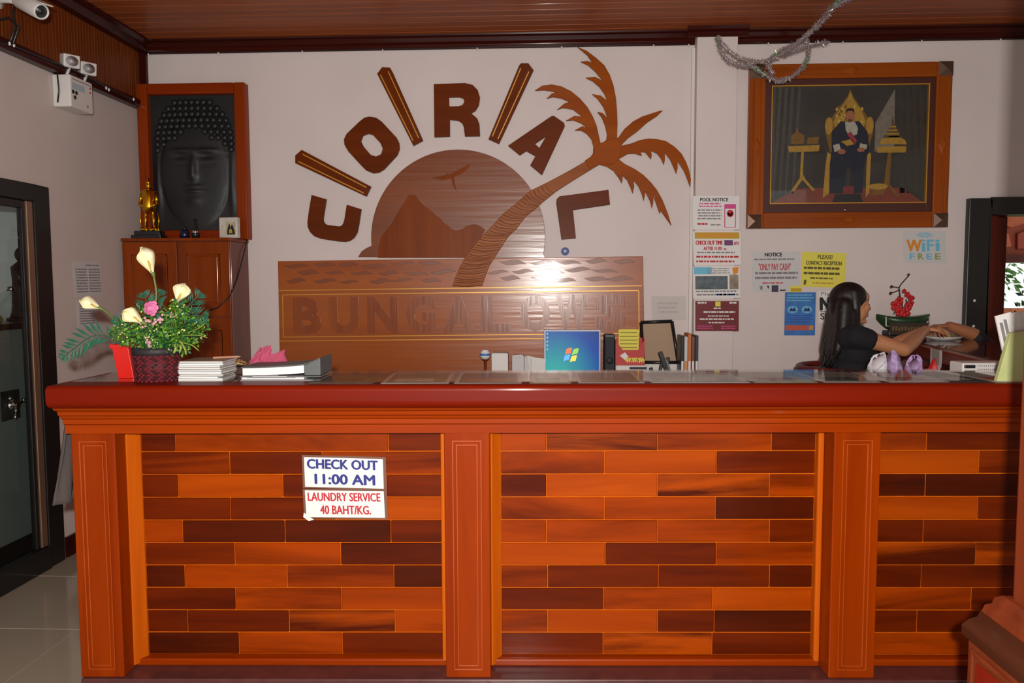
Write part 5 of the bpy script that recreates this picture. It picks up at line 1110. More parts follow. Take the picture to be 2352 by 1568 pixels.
# grass blades drooping on the right
for a, b2, c in (((405,790),(416,795),(412,812)), ((410,785),(440,792),(458,806)), ((412,780),(425,800),(428,815)), ((420,770),(455,770),(478,776)), ((400,790),(404,800),(398,812)), ((430,765),(460,752),(470,742))):
    MB().tube(smooth([loc(*a, pd_-.05), loc(*b2, pd_-.06), loc(*c, pd_-.06)], 5), [.002]+[.005]*8+[.003, .0008], 6, flat=.3).build('grass_blade', mat('grass_blade', lin((140, 160, 70)), .5), fa, True)
# feathery fern fronds
def fern(pts, d0, d1, ln, m=M_l3, n=11, spread=.8, wid=.0032):
    P = smooth([loc(x, y, lerp(d0, d1, i/(len(pts)-1))) for i, (x, y) in enumerate(pts)], 8); f_ = MB().tube(P, .002, 5)
    for i in range(n):
        t_ = .18+.82*i/(n-1); j = min(int(t_*(len(P)-1)), len(P)-2); p = P[j]; tg = (P[j+1]-P[j]).normalized(); s2 = tg.cross(Vector((0, -1, .1))).normalized()
        L_ = ln*(math.sin(pi*min(.95, .18+t_*.75)))
        for sg in (-1, 1):
            tip = p+(tg*.75+s2*sg*spread).normalized()*L_+Vector((0, -.006, 0)); q = lerp(p, tip, .5); w_ = (tip-p).cross(Vector((0,1,0))).normalized()*wid
            f_.add([p, q+w_, tip, q-w_, q+Vector((0,-.002,0))], [(0,1,4),(1,2,4),(2,3,4),(3,0,4)])
    f_.build('fern_frond', m, fa, fix=False)
fern([(275,790),(240,770),(205,775),(170,800),(142,822)], pd_+.05, pd_+.10, .075, n=12, wid=.0062)
fern([(350,735),(340,705),(330,672)], pd_+.04, pd_+.08, .06)
fern([(360,735),(358,700),(372,665)], pd_+.04, pd_+.1, .05)
fern([(405,735),(435,700),(462,672)], pd_+.02, pd_+.06, .06)
fern([(415,740),(440,725),(478,728)], pd_, pd_+.02, .055)
fern([(300,750),(280,735),(262,742)], pd_, pd_, .035)
# calla lilies
M_calla = mat('calla_cream', lin((238, 232, 190)), .45, var=.06, vscale=20); M_stem = mat('calla_stem', lin((104, 120, 60)), .5); M_spad = mat('spadix', lin((206, 170, 70)), .6)
def calla(tip, base, root, d, width, flip=1, open_=.9):
    B0 = loc(*base, d); T0 = loc(*tip, d-.02); ax = (T0-B0); L_ = ax.length; ax.normalize(); front = Vector((0, -1, 0)); sd = ax.cross(front).normalized()*flip; front = sd.cross(ax)*flip
    rows = []
    for i in range(15):
        t_ = i/14; r = width*(.10+.95*math.sin(min(1, t_*1.18)*pi*.5)**1.3)*(1 if t_ < .72 else max(.03, math.cos((t_-.72)/.28*pi/2)**.7)); row = []
        for j in range(13):
            a = -1.0+2.0*j/12; ang = a*pi*(1.02-.62*t_*open_)
            row.append(B0+ax*(L_*t_-.10*L_*t_*abs(a)**2)+sd*(r*math.sin(ang))+front*(-r*math.cos(ang)*.75+width*.35*t_)+front*(.012*math.sin(a*5+t_*3)*t_))
        rows.append(row)
    ca = MB().loft(rows, False, False).build('calla_bloom', M_calla, fa, True, fix=False); so_ = ca.modifiers.new('thick', 'SOLIDIFY'); so_.thickness = .0012
    MB().tube([B0+ax*L_*.08, B0+ax*L_*.3-front*0, B0+ax*L_*.5], [.003, .0045, .002], 8).build('spadix', M_spad, ca, True)
    R0 = loc(*root, pd_); MB().tube(smooth([R0, lerp(R0, B0, .55)+Vector((.008, .01, 0)), B0], 6), [.0035]*13, 8).build('calla_stem', M_stem, fa, True)
    MB().lathe([(0, -.012), (.005, -.01), (.0075, .004), (.006, .014)], B0, 10, M=ax.to_track_quat('Z', 'Y').to_matrix()).build('calyx', M_stem, ca, True)
calla((327,566), (352,630), (350,735), pd_+.02, .030); calla((428,650), (404,697), (395,735), pd_-.0, .028, -1)
calla((184,688), (232,708), (268,750), pd_+.03, .024, 1, .6); calla((282,712), (331,742), (335,770), pd_-.06, .027, -1, .8)
# rose and small pink sprigs
rc_ = loc(347, 708, pd_-.05); M_rose = mat('rose_pink', lin((222, 120, 170)), .5)
rb = MB()
for i in range(26):
    a = i*2.4; r = .003+.0011*i; h_ = .004*math.cos(i*.12)
    rb.ell(rc_+Vector((math.cos(a)*r*.75, -.012+i*.0006, math.sin(a)*r*.75)), (.0075, .003, .010), 8, 5, Matrix.Rotation(-a, 3, 'Y'))
rb.build('rose', M_rose, fa, True)
MB().tube([rc_, loc(350, 780, pd_)], .003, 6).build('rose_stem', M_stem, fa, True)
for px, py_ in ((340,735),(352,742),(362,735),(335,782),(345,790),(370,728),(395,722),(330,745)):
    c = loc(px, py_, pd_-.055); rb = MB()
    for j in range(6): rb.ell(c+Vector((rl.uniform(-.01,.01), rl.uniform(-.006,.006), rl.uniform(-.01,.01))), (.005,.004,.005), 7, 5)
    rb.build('pink_sprig', mat('pale_pink', lin((206, 160, 164)), .6), fa, True)

# red planter leaning beside the basket
rp_ = .15; c = PC(296, 860, rp_)
rv = cthing('red_planter', 'bright red tapered plastic planter beside the woven basket', 'planter', c.x, rp_)
def rl_(px, py_): p = PC(px, py_, rp_); return Vector((p.x-c.x, 0, p.z-ZT))
M_redpl = mat('red_plastic', lin((214, 30, 22)), .35)
bl, br_, tl_, tr_ = rl_(283, 866), rl_(318, 866), rl_(269, 790), rl_(306, 790); bl.z = br_.z = .0005
dpt = .035; th = Vector((.004, 0, 0))
out0 = [bl+Vector((0,-dpt,0)), br_+Vector((0,-dpt,0)), br_+Vector((0,dpt,0)), bl+Vector((0,dpt,0))]; out1 = [tl_+Vector((0,-dpt*1.2,0)), tr_+Vector((0,-dpt*1.2,0)), tr_+Vector((0,dpt*1.2,0)), tl_+Vector((0,dpt*1.2,0))]
ins1 = [out1[0]+Vector((.004,.004,0)), out1[1]+Vector((-.004,.004,0)), out1[2]+Vector((-.004,-.004,0)), out1[3]+Vector((.004,-.004,0))]; ins0 = [p-Vector((0,0,.05)) for p in ins1]
MB().loft([out0, out1, ins1, ins0]).build('pot', M_redpl, rv, bevel=.003)
MB().loft([[p+Vector(((-1 if i in (0,3) else 1)*.004, (-1 if i < 2 else 1)*.004, -.012)) for i, p in enumerate(out1)], [p+Vector(((-1 if i in (0,3) else 1)*.004, (-1 if i < 2 else 1)*.004, .002)) for i, p in enumerate(out1)], ins1]).build('rim', M_redpl, rv, bevel=.001)
MB().loft([[p+Vector((0,0,.02)) for p in ins0], [p+Vector((0,0,.032)) for p in ins0]]).build('soil', mat('soil', lin((40, 26, 20)), .9), rv)

# stack of magazines
n = 9; d_ = .05; x0, x1 = PC(408, 870, d_).x, PC(508, 870, d_).x; hm = (PC(450, 829, d_).z-ZT)
rm = random.Random(2)
for i in range(n):
    wob = rm.uniform(-.008, .008); h_ = hm/n
    t = cthing('magazine', ['lowest magazine of the white stack beside the basket', 'second magazine from the bottom of the white stack', 'third magazine from the bottom of the white stack', 'fourth magazine from the bottom of the white stack', 'middle magazine of the white stack beside the basket', 'sixth magazine from the bottom of the white stack', 'third magazine from the top of the white stack', 'second magazine from the top of the white stack', 'topmost magazine of the white stack beside the basket'][i], 'magazine', (x0+x1)/2+wob-(i == 0)*.006, d_+.075, 'stacked magazines', rm.uniform(-.05, .05), ZT+i*h_)
    a = (x1-x0)/2
    MB().box(-a+.002, a-.002, -.073, .073, .0012, h_-.0016).build('pages', M_paper if i % 2 else M_paperg, t)
    MB().box(-a, a, -.075, .075, h_-.0016, h_-.0003).box(-a, a, -.075, .075, .0003, .0012).build('cover', mat('cover_%d' % (i % 3), lin([(214, 218, 214), (176, 184, 186), (150, 140, 120)][i % 3 if i < 8 else 2]), .4), t)
    MB().box(-a-.0008, -a+.002, -.075, .075, .0003, h_-.0003).build('spine', MATS['cover_%d' % (i % 3)], t)
# pencil on top
t = cthing('pencil', 'short wooden pencil lying on the magazine stack', 'pencil', x1-.02, d_+.09, rot=.5, z=ZT+hm+.0005)
MB().tube([(-.04, 0, .0045), (.045, 0, .0045)], .0042, 6).build('barrel', mat('pencil_wood', lin((176, 124, 96)), .5), t); MB().tube([(.045, 0, .0045), (.057, 0, .0045)], [.0042, .0006], 6).build('point', M_tan, t)
# binders pile
d_ = .03; x0, x1 = PC(553, 870, d_).x, PC(697, 870, d_).x; a = (x1-x0)/2; zb_ = PC(620, 862, d_).z-ZT; zt2 = PC(620, 846, d_).z-ZT; xr_ = PC(735, 850, d_).x-(x0+x1)/2
t = cthing('lower_folder', 'lower clear folder of papers under the grey folder', 'folder', (x0+x1)/2, d_+.092)
MB().box(-a, a, -.085, .085, .004, zb_*.62).build('paper_block', M_paperg, t, bevel=.002); MB().box(-a-.004, xr_, -.087, .088, .0005, .0038).box(-a-.004, xr_, -.087, .088, zb_*.64, zb_*.75).build('cover', mat('clear_cover', lin((150, 154, 156)), .25), t, bevel=.001)
for i in range(5): MB().box(-a+.02*i, a-.03*i, -.0862, -.0852, .006+.004*i, .008+.004*i).build('page_edge', M_greyink if i % 2 else M_paper, t)
t = cthing('grey_folder', 'grey folder with thick white pages and lifted cover', 'folder', (x0+x1)/2, d_+.092, z=ZT+zb_*.78)
h_ = zt2-zb_*.78; rows = []
MB().box(-a, a*1.0, -.085, .085, .0005, .003).build('back_cover', mat('grey_cover', lin((88, 92, 92)), .45), t)
for i in range(9):
    x = lerp(-a+.004, a, i/8); lift = .010*(i/8)**2
    rows.append([Vector((x, -.083, .0035+lift*.8)), Vector((x, .083, .0035+lift*.8)), Vector((x, .083, h_+lift)), Vector((x, -.083, h_+lift))])
MB().loft(rows).build('page_block', M_paper, t)
rows = []
for i in range(11):
    x = lerp(-a, xr_, i/10); z_ = h_+.002+.010*max(0, (x+a)/(2*a))**2+(.016*((x-a)/(xr_-a))**1.4 if x > a else 0)
    rows.append([Vector((x, -.087, z_)), Vector((x, .088, z_)), Vector((x, .088, z_+.003)), Vector((x, -.087, z_+.003))])
MB().loft(rows).build('front_cover', MATS['grey_cover'], t)
MB().add([(a+.002,-.086,.003),(xr_,-.086,.003),(xr_,-.086,rows[-1][0].z),(a+.002,-.086,rows[-4][0].z),(a+.002,.085,.003),(xr_,.085,.003),(xr_,.085,rows[-1][0].z),(a+.002,.085,rows[-4][0].z)], [(0,1,2,3),(7,6,5,4),(0,4,5,1),(1,5,6,2),(2,6,7,3),(3,7,4,0)]).build('spine', MATS['grey_cover'], t, bevel=.002)
# crumpled pink cloth
d_ = .258; c = PC(620, 845, d_)
t = cthing('pink_cloth', 'crumpled pink cloth heaped behind the folders', 'cloth', c.x, d_)
prof = [(575,838),(580,822),(592,806),(605,800),(612,795),(620,797),(628,806),(645,818),(655,828),(664,846)]
rows = []
for i, (px, py_) in enumerate(prof):
    p = PC(px, py_, d_); x = p.x-c.x; h_ = max(.012, p.z-ZT); row = []
    for j in range(15):
        s_ = -1+2*j/14; z_ = h_*max(0, 1-abs(s_)**1.7); nz = noise.noise(Vector((x*34, s_*3.2, i*1.3)))*.040+noise.noise(Vector((x*90, s_*8, 3.3)))*.022
        row.append(Vector((x+nz*.5, s_*.05+nz*.5, max(.001, z_+nz*(1-abs(s_))))))
    rows.append(row)
def dens(rows, n=3):
    out = []
    for i in range(len(rows)-1):
        for k_ in range(n): out.append([lerp(a, b2, k_/n)+Vector((0, noise.noise(Vector((i*1.7+k_, a.y*40, a.z*50)))*.006, noise.noise(Vector((a.y*60, i+k_*.7, 5)))*.006 if a.z > .01 else 0)) for a, b2 in zip(rows[i], rows[i+1])])
    return out+[rows[-1]]
MB().loft(dens(rows), False, False).build('cloth', mat('pink_fabric', lin((180, 76, 106)), .8), t, False, fix=False); 
MB().tube([(.0, -.06, .004), (.04, -.075, .006), (.085, -.07, .004)], [.006, .008, .004], 8).build('hem_fold', MATS['pink_fabric'], t, True)
# bead and rattan tangle
d_ = .262; c = PC(552, 850, d_); t = cthing('bead_heap', 'heap of brown bead bracelets behind the folders', 'bracelet heap', c.x, d_)
rb = random.Random(8); zb2 = PC(552, 834, d_).z-ZT
MB().box(-.07, .03, -.035, .035, .0005, zb2-.012).build('box', mat('dark_box', lin((58, 34, 26)), .6), t, bevel=.003)
for i in range(14):
    cx_, cy_ = rb.uniform(-.05,.02), rb.uniform(-.02,.02); r = rb.uniform(.014,.024); tilt = Euler((rb.uniform(-.5,.5), rb.uniform(-.5,.5), 0)).to_matrix()
    pts = [Vector((cx_, cy_, zb2-.004+.0008*i))+tilt @ Vector((r*math.cos(a), r*math.sin(a), 0)) for a in [2*pi*j/14 for j in range(15)]]
    MB().tube(pts, .003, 6).build('bracelet', mat('bead_%d' % (i % 3), lin([(150,110,70),(96,64,40),(190,160,110)][i % 3]), .5), t, True)

# leaflet holder at the right end
d_ = -.02; c = PC(2335, 865, d_)
t = cthing('leaflet_holder', 'leaflet holder with white and pale green leaflets at counter end', 'leaflet holder', c.x, d_)
def lh(px, py_, d=None): p = PC(px, py_, d_ if d is None else d); return Vector((p.x-c.x, (d_ if d is None else d)-d_, p.z-ZT))
M_gpap = mat('pale_green_paper', lin((196, 206, 140)), .6, var=.1)
q = [lh(2290,868,d_-.02), lh(2420,868,d_-.02), lh(2430,752,d_), lh(2322,764,d_)]; q[0].z = q[1].z = .0005
MB().slab(q, (0,-.02,0)).build('green_leaflets', M_gpap, t, bevel=.002)
for i in range(3):
    s_ = .012*i; q = [lh(2318+14*i,862,d_+.02+s_), lh(2350+14*i,862,d_+.02+s_), lh(2322+18*i,716-2*i,d_+.02+s_), lh(2286+20*i,726-2*i,d_+.02+s_)]
    q[0].z = q[1].z = .001; MB().slab(q, (0,-.006,0)).build('white_leaflet', M_paper, t)
    if i == 0:
        e1 = q[1]-q[0]; e2 = q[3]-q[0]
        for j, (a0, a1, v0, v1) in enumerate(((.2,.42,.45,.9),(.52,.74,.5,.95),(.3,.45,.22,.4))):
            off_ = Vector((0,-.0008,0)); MB().slab([q[0]+e1*a0+e2*v0+off_, q[0]+e1*a1+e2*v0+off_, q[0]+e1*a1+e2*v1+off_, q[0]+e1*a0+e2*v1+off_], (0,-.0005,0)).build('print_strip', M_greyink, t)
MB().slab([lh(2340,868,d_-.045)*1, lh(2430,868,d_-.045), lh(2440,735,d_+.05), lh(2346,735,d_+.05)], (0,-.004,0)).build('black_holder', M_blackp, t) if False else None
q = [lh(2345,868,d_+.07), lh(2440,868,d_+.07), lh(2445,716,d_+.09), lh(2340,716,d_+.09)]; q[0].z = q[1].z = .0005
MB().slab(q, (0,-.012,0)).build('holder_back', M_blackp, t, bevel=.002); MB().box(q[0].x-.01, q[1].x, -.03, .10, .0005, .006).build('holder_base', M_blackp, t)

# grey towel hanging at the counter's left end
xw = XE0-.022
tw = [CW(xw, .1, 1.0)]; t = thing('grey_towel', 'grey towel hanging at the left end of the counter', 'towel', CW(xw, .14, .70), RCT)
rows = []
for j in range(16):
    v = j/15; z_ = lerp(PC(140, 952, .1).z, PC(140, 1150, .1).z, v)-.70; row = []
    for i in range(17):
        u = i/16; row.append(Vector((-.030-.034*math.sin(u*9+v*1.5)**2*(.3+v), lerp(-.10, .10, u)*(.7+.3*v), z_-(.03 if u > .6 and v > .8 else 0)*(u-.6)*2)))
    rows.append(row)
o = MB().loft(rows, False, False).build('cloth', mat('grey_towel', lin((84, 74, 72)), .95, bump=.3, bscale=300), t, True, fix=False); so_ = o.modifiers.new('thick', 'SOLIDIFY'); so_.thickness = .006
MB().tube([(.022, -.03, rows[0][0].z-.01), (-.045, -.03, rows[0][0].z+.005)], .004, 8).tube([(.022, .05, rows[0][0].z-.01), (-.045, .05, rows[0][0].z+.005)], .004, 8).build('peg', M_blackp, t, True)

# ================================================================== BEHIND THE COUNTER, RIGHT
iz = .78
ind = thing('inner_desk', 'low work shelf behind the reception counter', 'desk', CW(1.0, .52, 0), RCT)
MB().box(-.75, .62, -.20, .14, iz-.025, iz).build('shelf', M_desk, ind, bevel=.003)
for x in (-.73, .58): MB().box(x, x+.025, -.19, .13, .0005, iz-.026).build('support', M_desk, ind)
def bag(name, label, px0, px1, py0, d, m, seed, m2=None):
    x0, x1 = PC(px0, 850, d).x, PC(px1, 850, d).x; zt_ = PC(px0, py0, d).z; h_ = zt_-iz
    t = thing(name, label, 'bag', CW((x0+x1)/2, d, iz), RCT); a = (x1-x0)/2; rows = []
    for j in range(12):
        v = j/11; row = []
        for i in range(20):
            th_ = 2*pi*i/20; s_ = (.95+.12*math.sin(v*3))*(1 if v < .7 else 1-.35*(v-.7)/.3); nz = 1+.45*noise.noise(Vector((math.cos(th_)*2.2+seed, math.sin(th_)*2.2, v*5)))
            row.append(Vector((a*s_*nz*math.cos(th_), .055*s_*nz*math.sin(th_), .001+h_*v*(1+.10*math.sin(th_*1.0+seed)*v))))
        rows.append(row)
    MB().loft(rows).build('body', m, t, True)
    if m2: MB().loft([[p*1.0+Vector((0,-.004,0)) if p.y < 0 else p for p in r] for r in rows[4:9]], True, False).build('print', m2, t, True)
    MB().loft([[lerp(p, rows[-1][0]*.5+rows[-1][10]*.5, .35)+Vector((0,0,.0)) for p in rows[-1]], [p*1.0+Vector((0,0,.005+.004*math.sin(i*1.3+seed))) for i, p in enumerate(rows[-1])]], True, False).build('mouth', m, t, True)
M_bagw = mat('white_bag', lin((208, 206, 214)), .4); M_lil = mat('lilac_print', lin((176, 150, 196)), .5, var=.3, vscale=60)
bag('plastic_bag', 'white plastic bag behind the counter near the woman', 1988, 2042, 834, .41, M_bagw, 1.0)
bag('printed_bag', 'white and lilac printed bag behind the counter', 2034, 2070, 828, .52, M_lil, 4.0)
bag('lilac_bag', 'lilac patterned bag beside the hanging paper strip', 2078, 2122, 838, .41, M_lil, 7.0, None)
bag('red_bag', 'small red bag below the hanging paper strip', 2124, 2146, 842, .52, M_redcard, 9.0)
t = thing('receipt_machine', 'white perforated receipt machine behind the leaflets', 'machine', CW(PC(2240, 850, .39).x, .39, iz), RCT); hm_ = PC(2250, 830, .39).z-iz; x0 = PC(2194, 850, .39).x-PC(2240, 850, .39).x; x1 = PC(2305, 850, .39).x-PC(2240, 850, .39).x
MB().box(x0, x1, -.05, .045, .0005, hm_).build('body', M_white, t, bevel=.006)
dts = MB()
for i in range(16):
    for j in range(4): dts.ell((lerp(x0+.06, x1-.01, i/15), -.0505, hm_-.012-.014*j), (.0025, .001, .0025), 6, 4)
o = dts.build('vent_holes', M_greyink, t); o['kind'] = 'stuff'
MB().box(x0+.005, x0+.045, -.06, -.051, hm_-.02, hm_-.008).build('latch', M_blackp, t, bevel=.002)

# ================================================================== TIMBER COLUMN IN FRONT, RIGHT
kc = PY(2338, 1000, 2.0); kp = PY(2212, 1480, 2.09)
X0, Y1 = kc.x, 2.0; PX0, PY1 = kp.x, 2.09
M_colm = wood('column_wood', lin((112, 48, 26)), lin((140, 66, 38)), 'z', .3, .5, 7, 18)
M_cold = wood('column_moulding', lin((74, 40, 26)), lin((98, 56, 38)), 'y', .35, .4, 7, 18)
zp = PY(2214, 1412, 2.09).z; zc1 = PY(2322, 1372, 2.0).z
col = thing('timber_column', 'varnished timber column on a panelled plinth in the foreground', 'column', (X0+.2, Y1-.2, 0)); k = col.location
MB(k).box(X0, X0+.4, Y1-.4, Y1, zc1-.02, ZC-.005).build('shaft', M_colm, col, bevel=.012, seg=3)
def ring(o, z): return [Vector((X0-o, Y1+o, z)), Vector((X0-o, Y1-.4-o, z)), Vector((X0+.4+o, Y1-.4-o, z)), Vector((X0+.4+o, Y1+o, z))]
ov = X0-PX0
MB(k).loft([ring(ov, .0005), ring(ov, zp-.05)]).build('plinth', M_colm, col, bevel=.004)
MB(k).loft([ring(ov, zp-.05), ring(ov+.012, zp-.045), ring(ov+.012, zp-.02), ring(ov, zp), ring(ov*.80, zp+.012), ring(ov*.72, zp+.03)]).build('moulding', M_cold, col)
MB(k).loft([ring(ov*.70, zp+.03), ring(ov*.62, zp+.05), ring(ov*.45, zp+.058), ring(ov*.40, zp+.075), ring(ov*.20, zp+.085), ring(.004, zc1)]).build('moulding', M_colm, col)
e = .035
MB(k).box(PX0-.006, PX0-.0005, Y1-.4-ov+e+.03, Y1+ov-e-.015, .06, zp-.07-.025).build('panel', M_redpan, col, bevel=.003)
for b_ in ((Y1-.4-ov+e, Y1-.4-ov+e+.02), (Y1+ov-e, Y1+ov-e+.014)): MB(k).box(PX0-.008, PX0-.0005, b_[0], b_[1], .05, zp-.07).build('bead', M_colm, col, bevel=.002)
MB(k).box(PX0-.008, PX0-.0005, Y1-.4-ov+e, Y1+ov-e, zp-.082, zp-.07).build('bead', M_colm, col, bevel=.002)

# ================================================================== PEOPLE
def fuse(mb, name, m, parent, voxel=.006, it=6):
    """one continuous skin over overlapping volumes"""
    me = mb.mesh(name, fix=False); o = bpy.data.objects.new(name, me); COL.objects.link(o)
    r = o.modifiers.new('r', 'REMESH'); r.mode = 'VOXEL'; r.voxel_size = voxel
    s = o.modifiers.new('s', 'SMOOTH'); s.factor = .5; s.iterations = it
    dg = bpy.context.evaluated_depsgraph_get(); nm = bpy.data.meshes.new_from_object(o.evaluated_get(dg))
    bpy.data.objects.remove(o); nm.name = name
    nm.polygons.foreach_set('use_smooth', [True]*len(nm.polygons)); nm.materials.clear()
    return link(name, nm, m, parent)
def hand(mb, wrist, fwd, down, side, curl=.5, sc=1.0):
    """palm, four unequal fingers bent at the knuckles and a thumb leaving the side of the palm"""
    fwd = fwd.normalized(); side = (side-fwd*side.dot(fwd)).normalized(); down = (down-fwd*down.dot(fwd)-side*down.dot(side)).normalized()
    for i in range(4): mb.cap(wrist+side*(.012*(i-1.5))*sc*.7, .012*sc, wrist+fwd*.078*sc+side*(.0195*(i-1.5))*sc, .0105*sc, 10)
    for i, (L_, c) in enumerate(((.066, .0), (.076, .08), (.071, .12), (.055, .18))):
        p = wrist+fwd*.080*sc+side*(.0200*(i-1.5))*sc; a = curl+c; q = p
        for j, f in enumerate((.44, .32, .26)):
            a2 = a*(.55+.75*j); d = (fwd*math.cos(a2)+down*math.sin(a2)).normalized(); q2 = q+d*L_*f*sc
            mb.cap(q, (.0088-.0012*j)*sc, q2, (.0080-.0012*j)*sc, 10); q = q2
    t0 = wrist+fwd*.022*sc-side*.024*sc; t1 = t0+(fwd*.75-side*.75+down*.35).normalized()*.036*sc; t2 = t1+(fwd*.9-side*.05+down*.45).normalized()*.030*sc; t3 = t2+(fwd*.8+side*.35+down*.55).normalized()*.022*sc
    mb.cap(t0, .013*sc, t1, .0105*sc, 10).cap(t1, .0105*sc, t2, .009*sc, 10).cap(t2, .009*sc, t3, .007*sc, 10)

YP = 4.1
def W(x, y, dy=0): return PY(x, y, YP+dy)
seatz = .62
wo = W(1945, 850); wo = Vector((wo.x, YP, 0))
wm = thing('person', 'seated woman in black t-shirt with long dark hair reaching right', 'person', (wo.x, YP, 0)); k = wm.location
hx = Vector((1, 0, 0))
pel = Vector((wo.x-.01, YP, seatz+.10)); wai = Vector((wo.x-.005, YP, .90)); che = W(1952, 808); che.y = YP
def torso(mb, g=0.0):
    mb.ell(pel, (.115+g, .165+g, .105+g), 18, 12).ell(lerp(pel, wai, .5), (.10+g, .14+g, .12), 18, 12).ell(wai, (.088+g, .125+g, .12), 18, 12).ell(lerp(wai, che, .55), (.092+g, .132+g, .12), 18, 12)
    mb.ell(che, (.098+g, .148+g, .105), 18, 12)
    for s_ in (-1, 1): mb.ell(W(1978, 816)+Vector((0, s_*.058, 0)), (.045+g, .05+g, .048+g), 14, 10)
    mb.cap(W(1950, 775, -.115), .048+g, W(1950, 775, .115), .048+g, 14).ell(W(1944, 772), (.06+g, .10+g, .05), 14, 10)
S_n, E_n, H_n = W(1966, 772, -.15), W(2076, 803, -.16), W(2126, 757, .08)
S_f, E_f, H_f = W(1962, 774, .15), W(2036, 800, .20), W(2128, 757, .26)
body = MB(k); torso(body)
body.cap(W(1944, 765), .052, W(1953, 730), .046, 14)                                       # neck
hc_ = W(1956, 690)
body.ell(hc_, (.083, .070, .086), 18, 14).ell(W(1968, 715), (.052, .056, .058), 16, 12)       # skull, jaw
body.ell(W(1976, 734), (.026, .030, .020), 12, 8).ell(W(1984, 738), (.016, .020, .013), 12, 8)      # chin
body.ell(W(1983, 706), (.030, .048, .034), 14, 10).ell(W(1980, 682), (.034, .050, .032), 14, 10)          # face plane, forehead
body.cap(W(1989, 694), .008, W(1997, 709), .0095, 10).ell(W(1993, 711), (.010, .014, .008), 10, 8)         # nose
body.ell(W(1990, 721), (.009, .019, .006), 10, 8).ell(W(1989.5, 726), (.009, .017, .006), 10, 8)         # lips
for s_ in (-1, 1): body.ell(W(1986, 699)+Vector((0, s_*.031, 0)), (.010, .014, .007), 10, 8).ell(W(1950, 704)+Vector((0, s_*.068, 0)), (.018, .010, .028), 10, 8)
body.cap(S_n, .047, lerp(S_n, E_n, .5), .041, 14).cap(lerp(S_n, E_n, .5), .041, E_n, .035, 14).cap(E_n, .036, lerp(E_n, H_n, .35), .037, 14).cap(lerp(E_n, H_n, .35), .037, H_n, .023, 14)
body.cap(S_f, .047, E_f, .037, 14).cap(E_f, .037, lerp(E_f, H_f, .35), .037, 14).cap(lerp(E_f, H_f, .35), .037, H_f, .023, 14)
hand(body, H_n, (H_n-E_n).normalized()*.5+Vector((.9, .25, -.12)), Vector((0, 0, -1)), Vector((.3, -1, .1))*-1, .55, .92)
hand(body, H_f, Vector((1, -.1, .0)), Vector((0, 0, -1)), Vector((.1, 1, .0))*-1, .6, .92)
for s_ in (-1, 1):                                                                      # legs resting on the chair's foot ring
    hp2, kn, an = pel+Vector((.02, s_*.085, -.01)), pel+Vector((.36, s_*.09, -.04)), pel+Vector((.33, s_*.085, -.43))
    body.cap(hp2, .082, kn, .058, 14).cap(kn, .056, lerp(kn, an, .3), .054, 14).cap(lerp(kn, an, .3), .054, an, .036, 14).cap(an, .036, an+Vector((.13, s_*.01, -.035)), .026, 12)
bo = fuse(body, 'body', M_skin, wm, .0045, 5)
sh = MB(k); torso(sh, .013)
sh.ell(W(1946, 765), (.066, .074, .03), 14, 8)
for S_, E2 in ((S_n, E_n), (S_f, E_f)): sh.cap(S_, .060, lerp(S_, E2, .24), .055, 14)
fuse(sh, 'tshirt', M_shirt, wm, .007, 6)
tr_ = MB(k).ell(pel, (.13, .178, .108), 18, 12)
for s_ in (-1, 1): tr_.cap(pel+Vector((.02, s_*.085, -.01)), .094, pel+Vector((.36, s_*.09, -.04)), .068, 14).cap(pel+Vector((.36, s_*.09, -.04)), .067, pel+Vector((.335, s_*.085, -.36)), .055, 14)
fuse(tr_, 'trousers', mat('navy_denim', lin((36, 40, 58)), .9), wm, .010, 5)
hr = MB(k)
hr.ell(W(1948, 684), (.094, .084, .083), 18, 14).ell(W(1940, 705), (.074, .080, .085), 18, 14)
for s_ in (-1, 1):
    hr.cap(W(1952, 672)+Vector((0, s_*.058, 0)), .026, W(1955, 715)+Vector((0, s_*.070, 0)), .020, 12).cap(W(1955, 715)+Vector((0, s_*.070, 0)), .020, W(1957, 752)+Vector((0, s_*.075, 0)), .012, 12).cap(W(1957, 752)+Vector((0, s_*.075, 0)), .012, W(1954, 775)+Vector((0, s_*.085, 0)), .006, 12)
for i in range(9):
    l_ = (-1+2*i/8); y_ = l_*.085
    p0, p1, p2, p3 = W(1930, 700)+Vector((0, y_*.7, 0)), W(1922, 755)+Vector((0, y_, 0)), W(1910, 800)+Vector((0, y_*1.0, 0)), W(1897+4*(i % 3), 838+5*(i % 2))+Vector((0, y_*.75, 0))
    hr.cap(p0, .040, p1, .036, 12).cap(p1, .036, p2, .026, 12).cap(p2, .026, p3, .007, 10)
    hr.cap(W(1944, 720)+Vector((0, y_*.8, 0)), .03, W(1940, 775)+Vector((0, y_*.95, 0)), .022, 10)
hair = fuse(hr, 'hair', M_hair, wm, .006, 4)
rh = random.Random(6); st2 = MB(k)
for i in range(46):
    y_ = rh.uniform(-.1, .1); a = W(rh.uniform(1912, 1945), rh.uniform(700, 740))+Vector((0, y_*.9, 0)); b2 = W(rh.uniform(1902, 1930), rh.uniform(765, 800))+Vector((0, y_, 0)); c = W(rh.uniform(1886, 1912), rh.uniform(825, 868))+Vector((0, y_*.8, 0))
    st2.tube(smooth([a, b2, c], 4), [.003]*7+[.002, .0006], 5)
o = st2.build('loose_strands', M_hair, wm, True); o['kind'] = 'stuff'
